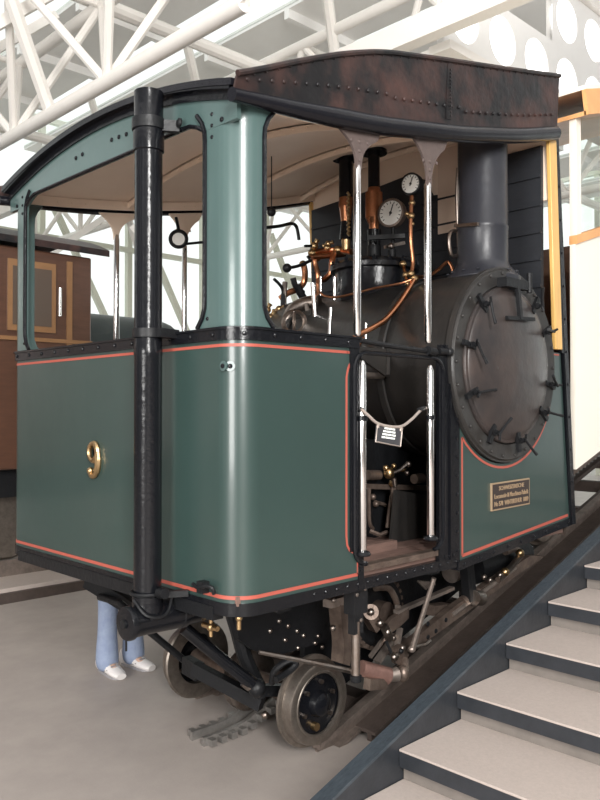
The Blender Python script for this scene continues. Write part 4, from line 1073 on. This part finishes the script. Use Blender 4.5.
# roof deck in strips with glazed gaps
for i in range(8):
    x = 1.2+i*2.4
    m = MB().use('deck'); m.box((x,1.5,8.0),(x+1.5,15,8.1))
    for j in range(7): m.box((x,2+j*2,7.86),(x+1.5,2.1+j*2,8.0))
    m.build('ceiling', None, None, kind='structure')
m = MB().use('glass')
for i in range(8): x = 2.7+i*2.4; m.box((x,1.5,8.04),(x+.9,15,8.06))
m.build('window_6', None, None, kind='structure')
# trusses along Y
def truss(x, zb, zt_, y0, y1, r=.075):
    m = MB().use('truss')
    m.cyl((x,y0,zb),(x,y1,zb),r,seg=12); 
    for dx in (-.55,.55): m.cyl((x+dx,y0,zt_),(x+dx,y1,zt_),r,seg=12)
    n = int((y1-y0)/2.1); 
    for i in range(n):
        y = y0+2.1*i
        for dx in (-.55,.55):
            m.cyl((x,y,zb),(x+dx,y+1.05,zt_),.048,seg=8); m.cyl((x+dx,y+1.05,zt_),(x,y+2.1,zb),.048,seg=8)
        m.cyl((x-.55,y+1.05,zt_),(x+.55,y+1.05,zt_),.04,seg=8)
    m.build('trim_4', None, None, kind='structure')
for x, zb, zt_ in ((1.9,5.15,6.5),(6.2,5.7,7.1),(11.5,5.9,7.3)): truss(x, zb, zt_, 2.2, 14.9)
# crossing purlins along X and raking struts
m = MB().use('truss')
for y in (6.0, 11.0): m.cyl((-3,y,6.9),(18,y,6.9),.09,seg=10)
for y in (4.5, 7.5, 10.5):
    for x in (0.2, 5.2): m.cyl((x,y,7.7),(x+1.7,y+1.0,5.2),.075,seg=8); m.bar((x,y+1.6,5.0),(x+3,y+.4,7.6),.06,.12)
m.build('trim_3', None, None, kind='structure')
# girder with round openings along X
gy, gx0, cell = 2.05, 4.395, .75
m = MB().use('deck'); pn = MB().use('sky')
for r, zc in enumerate((6.0, 6.75)):
    for i in range(14):
        if r and i < 3: continue
        x0 = gx0+i*cell; xc = x0+cell/2; N = 32; R = .27; hh = cell/2
        ring = []; outer = []
        for k in range(N):
            a = 2*PI*k/N+PI/4; ca, sa = math.cos(a), math.sin(a); ring.append((xc+R*ca, zc+R*sa))
            t = hh/max(abs(ca), abs(sa)); outer.append((xc+ca*t, zc+sa*t))
        vs = []
        for y in (gy, gy+.08):
            vs += [(x,y,z) for x,z in ring]+[(x,y,z) for x,z in outer]
        fs = []
        for k in range(N):
            l = (k+1)%N; fs += [(k,l,N+l,N+k),(2*N+k,3*N+k,3*N+l,2*N+l),(k,2*N+k,2*N+l,l)]
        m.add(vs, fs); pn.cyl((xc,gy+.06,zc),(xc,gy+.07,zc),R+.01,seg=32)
pn.build('added_glow_discs', None, None, kind='structure')  # glowing discs added so the round openings look bright
m.use('truss'); m.box((gx0,gy-.08,5.53),(gx0+10.5,gy+.18,5.62)); m.box((gx0,gy-.08,7.13),(gx0+10.5,gy+.18,7.6))
m.build('trim_1', None, None, kind='structure')
m = MB().use('truss'); m.bar((4.0,12,5.6),(4.0,-4,5.6),.16,.24); m.bar((6.0,9,6.4),(6.0,2.3,6.4),.10,.16); m.build('trim_2', None, None, kind='structure')

# =================================================================== LIGHT
w = bpy.data.worlds.new('sky'); sc.world = w; w.use_nodes = True
bg = w.node_tree.nodes['Background']; bg.inputs['Color'].default_value = (.97, .985, 1, 1); bg.inputs['Strength'].default_value = .95
def area(name, loc, tgt, sx, sy, power, col=(1,1,1)):
    l = bpy.data.lights.new(name, 'AREA'); l.shape = 'RECTANGLE'; l.size = sx; l.size_y = sy; l.energy = power; l.color = col
    o = bpy.data.objects.new(name, l); COL.objects.link(o); o.location = loc
    o.rotation_euler = (V(tgt)-V(loc)).to_track_quat('-Z', 'Y').to_euler()
    return o
# end walls of the hall behind the visitor
G['wall'] = mat('hall_wall', (.14, .135, .13), .7, noise=.1, nscale=1)
m = MB().use('wall'); m.box((-10,-10,0),(-9.8,15,.9)); m.box((-10,-10,7.6),(-9.8,15,9)); 
for k in range(6): m.box((-10,-10+k*4.6,.9),(-9.8,-6.6+k*4.6,7.6))
m.build('wall_left', None, None, kind='structure')
m = MB().use('wall'); m.box((-10,-10.2,0),(20,-10,3.0)); m.box((-10,-10.2,7.6),(20,-10,9))
for k in range(6): m.box((-10+k*5.4,-10.2,3.0),(-6.0+k*5.4,-10,7.6))
m.build('wall_front', None, None, kind='structure')
m = MB().use('deck')
for k in range(8): m.box((-9.8,-10+k*3.2,8.6),(1.2,-8.2+k*3.2,8.7))
for k in range(4): m.box((1.2,-10+k*3.2,8.6),(20,-8.2+k*3.2,8.7))
m.build('ceiling', None, None, kind='structure')
area('added_daylight_fill', (-5.0, -8.5, 5.2), (1.2, .6, 1.6), 2.0, 4.6, 1150, (1, .985, .96))  # area lamp added in place of daylight from windows behind the camera
area('added_daylight_fill', (-9.0, -2.5, 2.6), (1.0, 1.1, 2.6), 3.2, 3.4, 500, (1, .985, .96))  # low area lamp added to brighten the front and the cab ceiling
sc.view_settings.view_transform = 'Standard'; sc.view_settings.look = 'None'; sc.view_settings.gamma = 1; sc.view_settings.use_curve_mapping = False
sc.view_settings.exposure = .5
for o in list(bpy.data.objects):
    if '_o' in o.keys(): del o['_o']
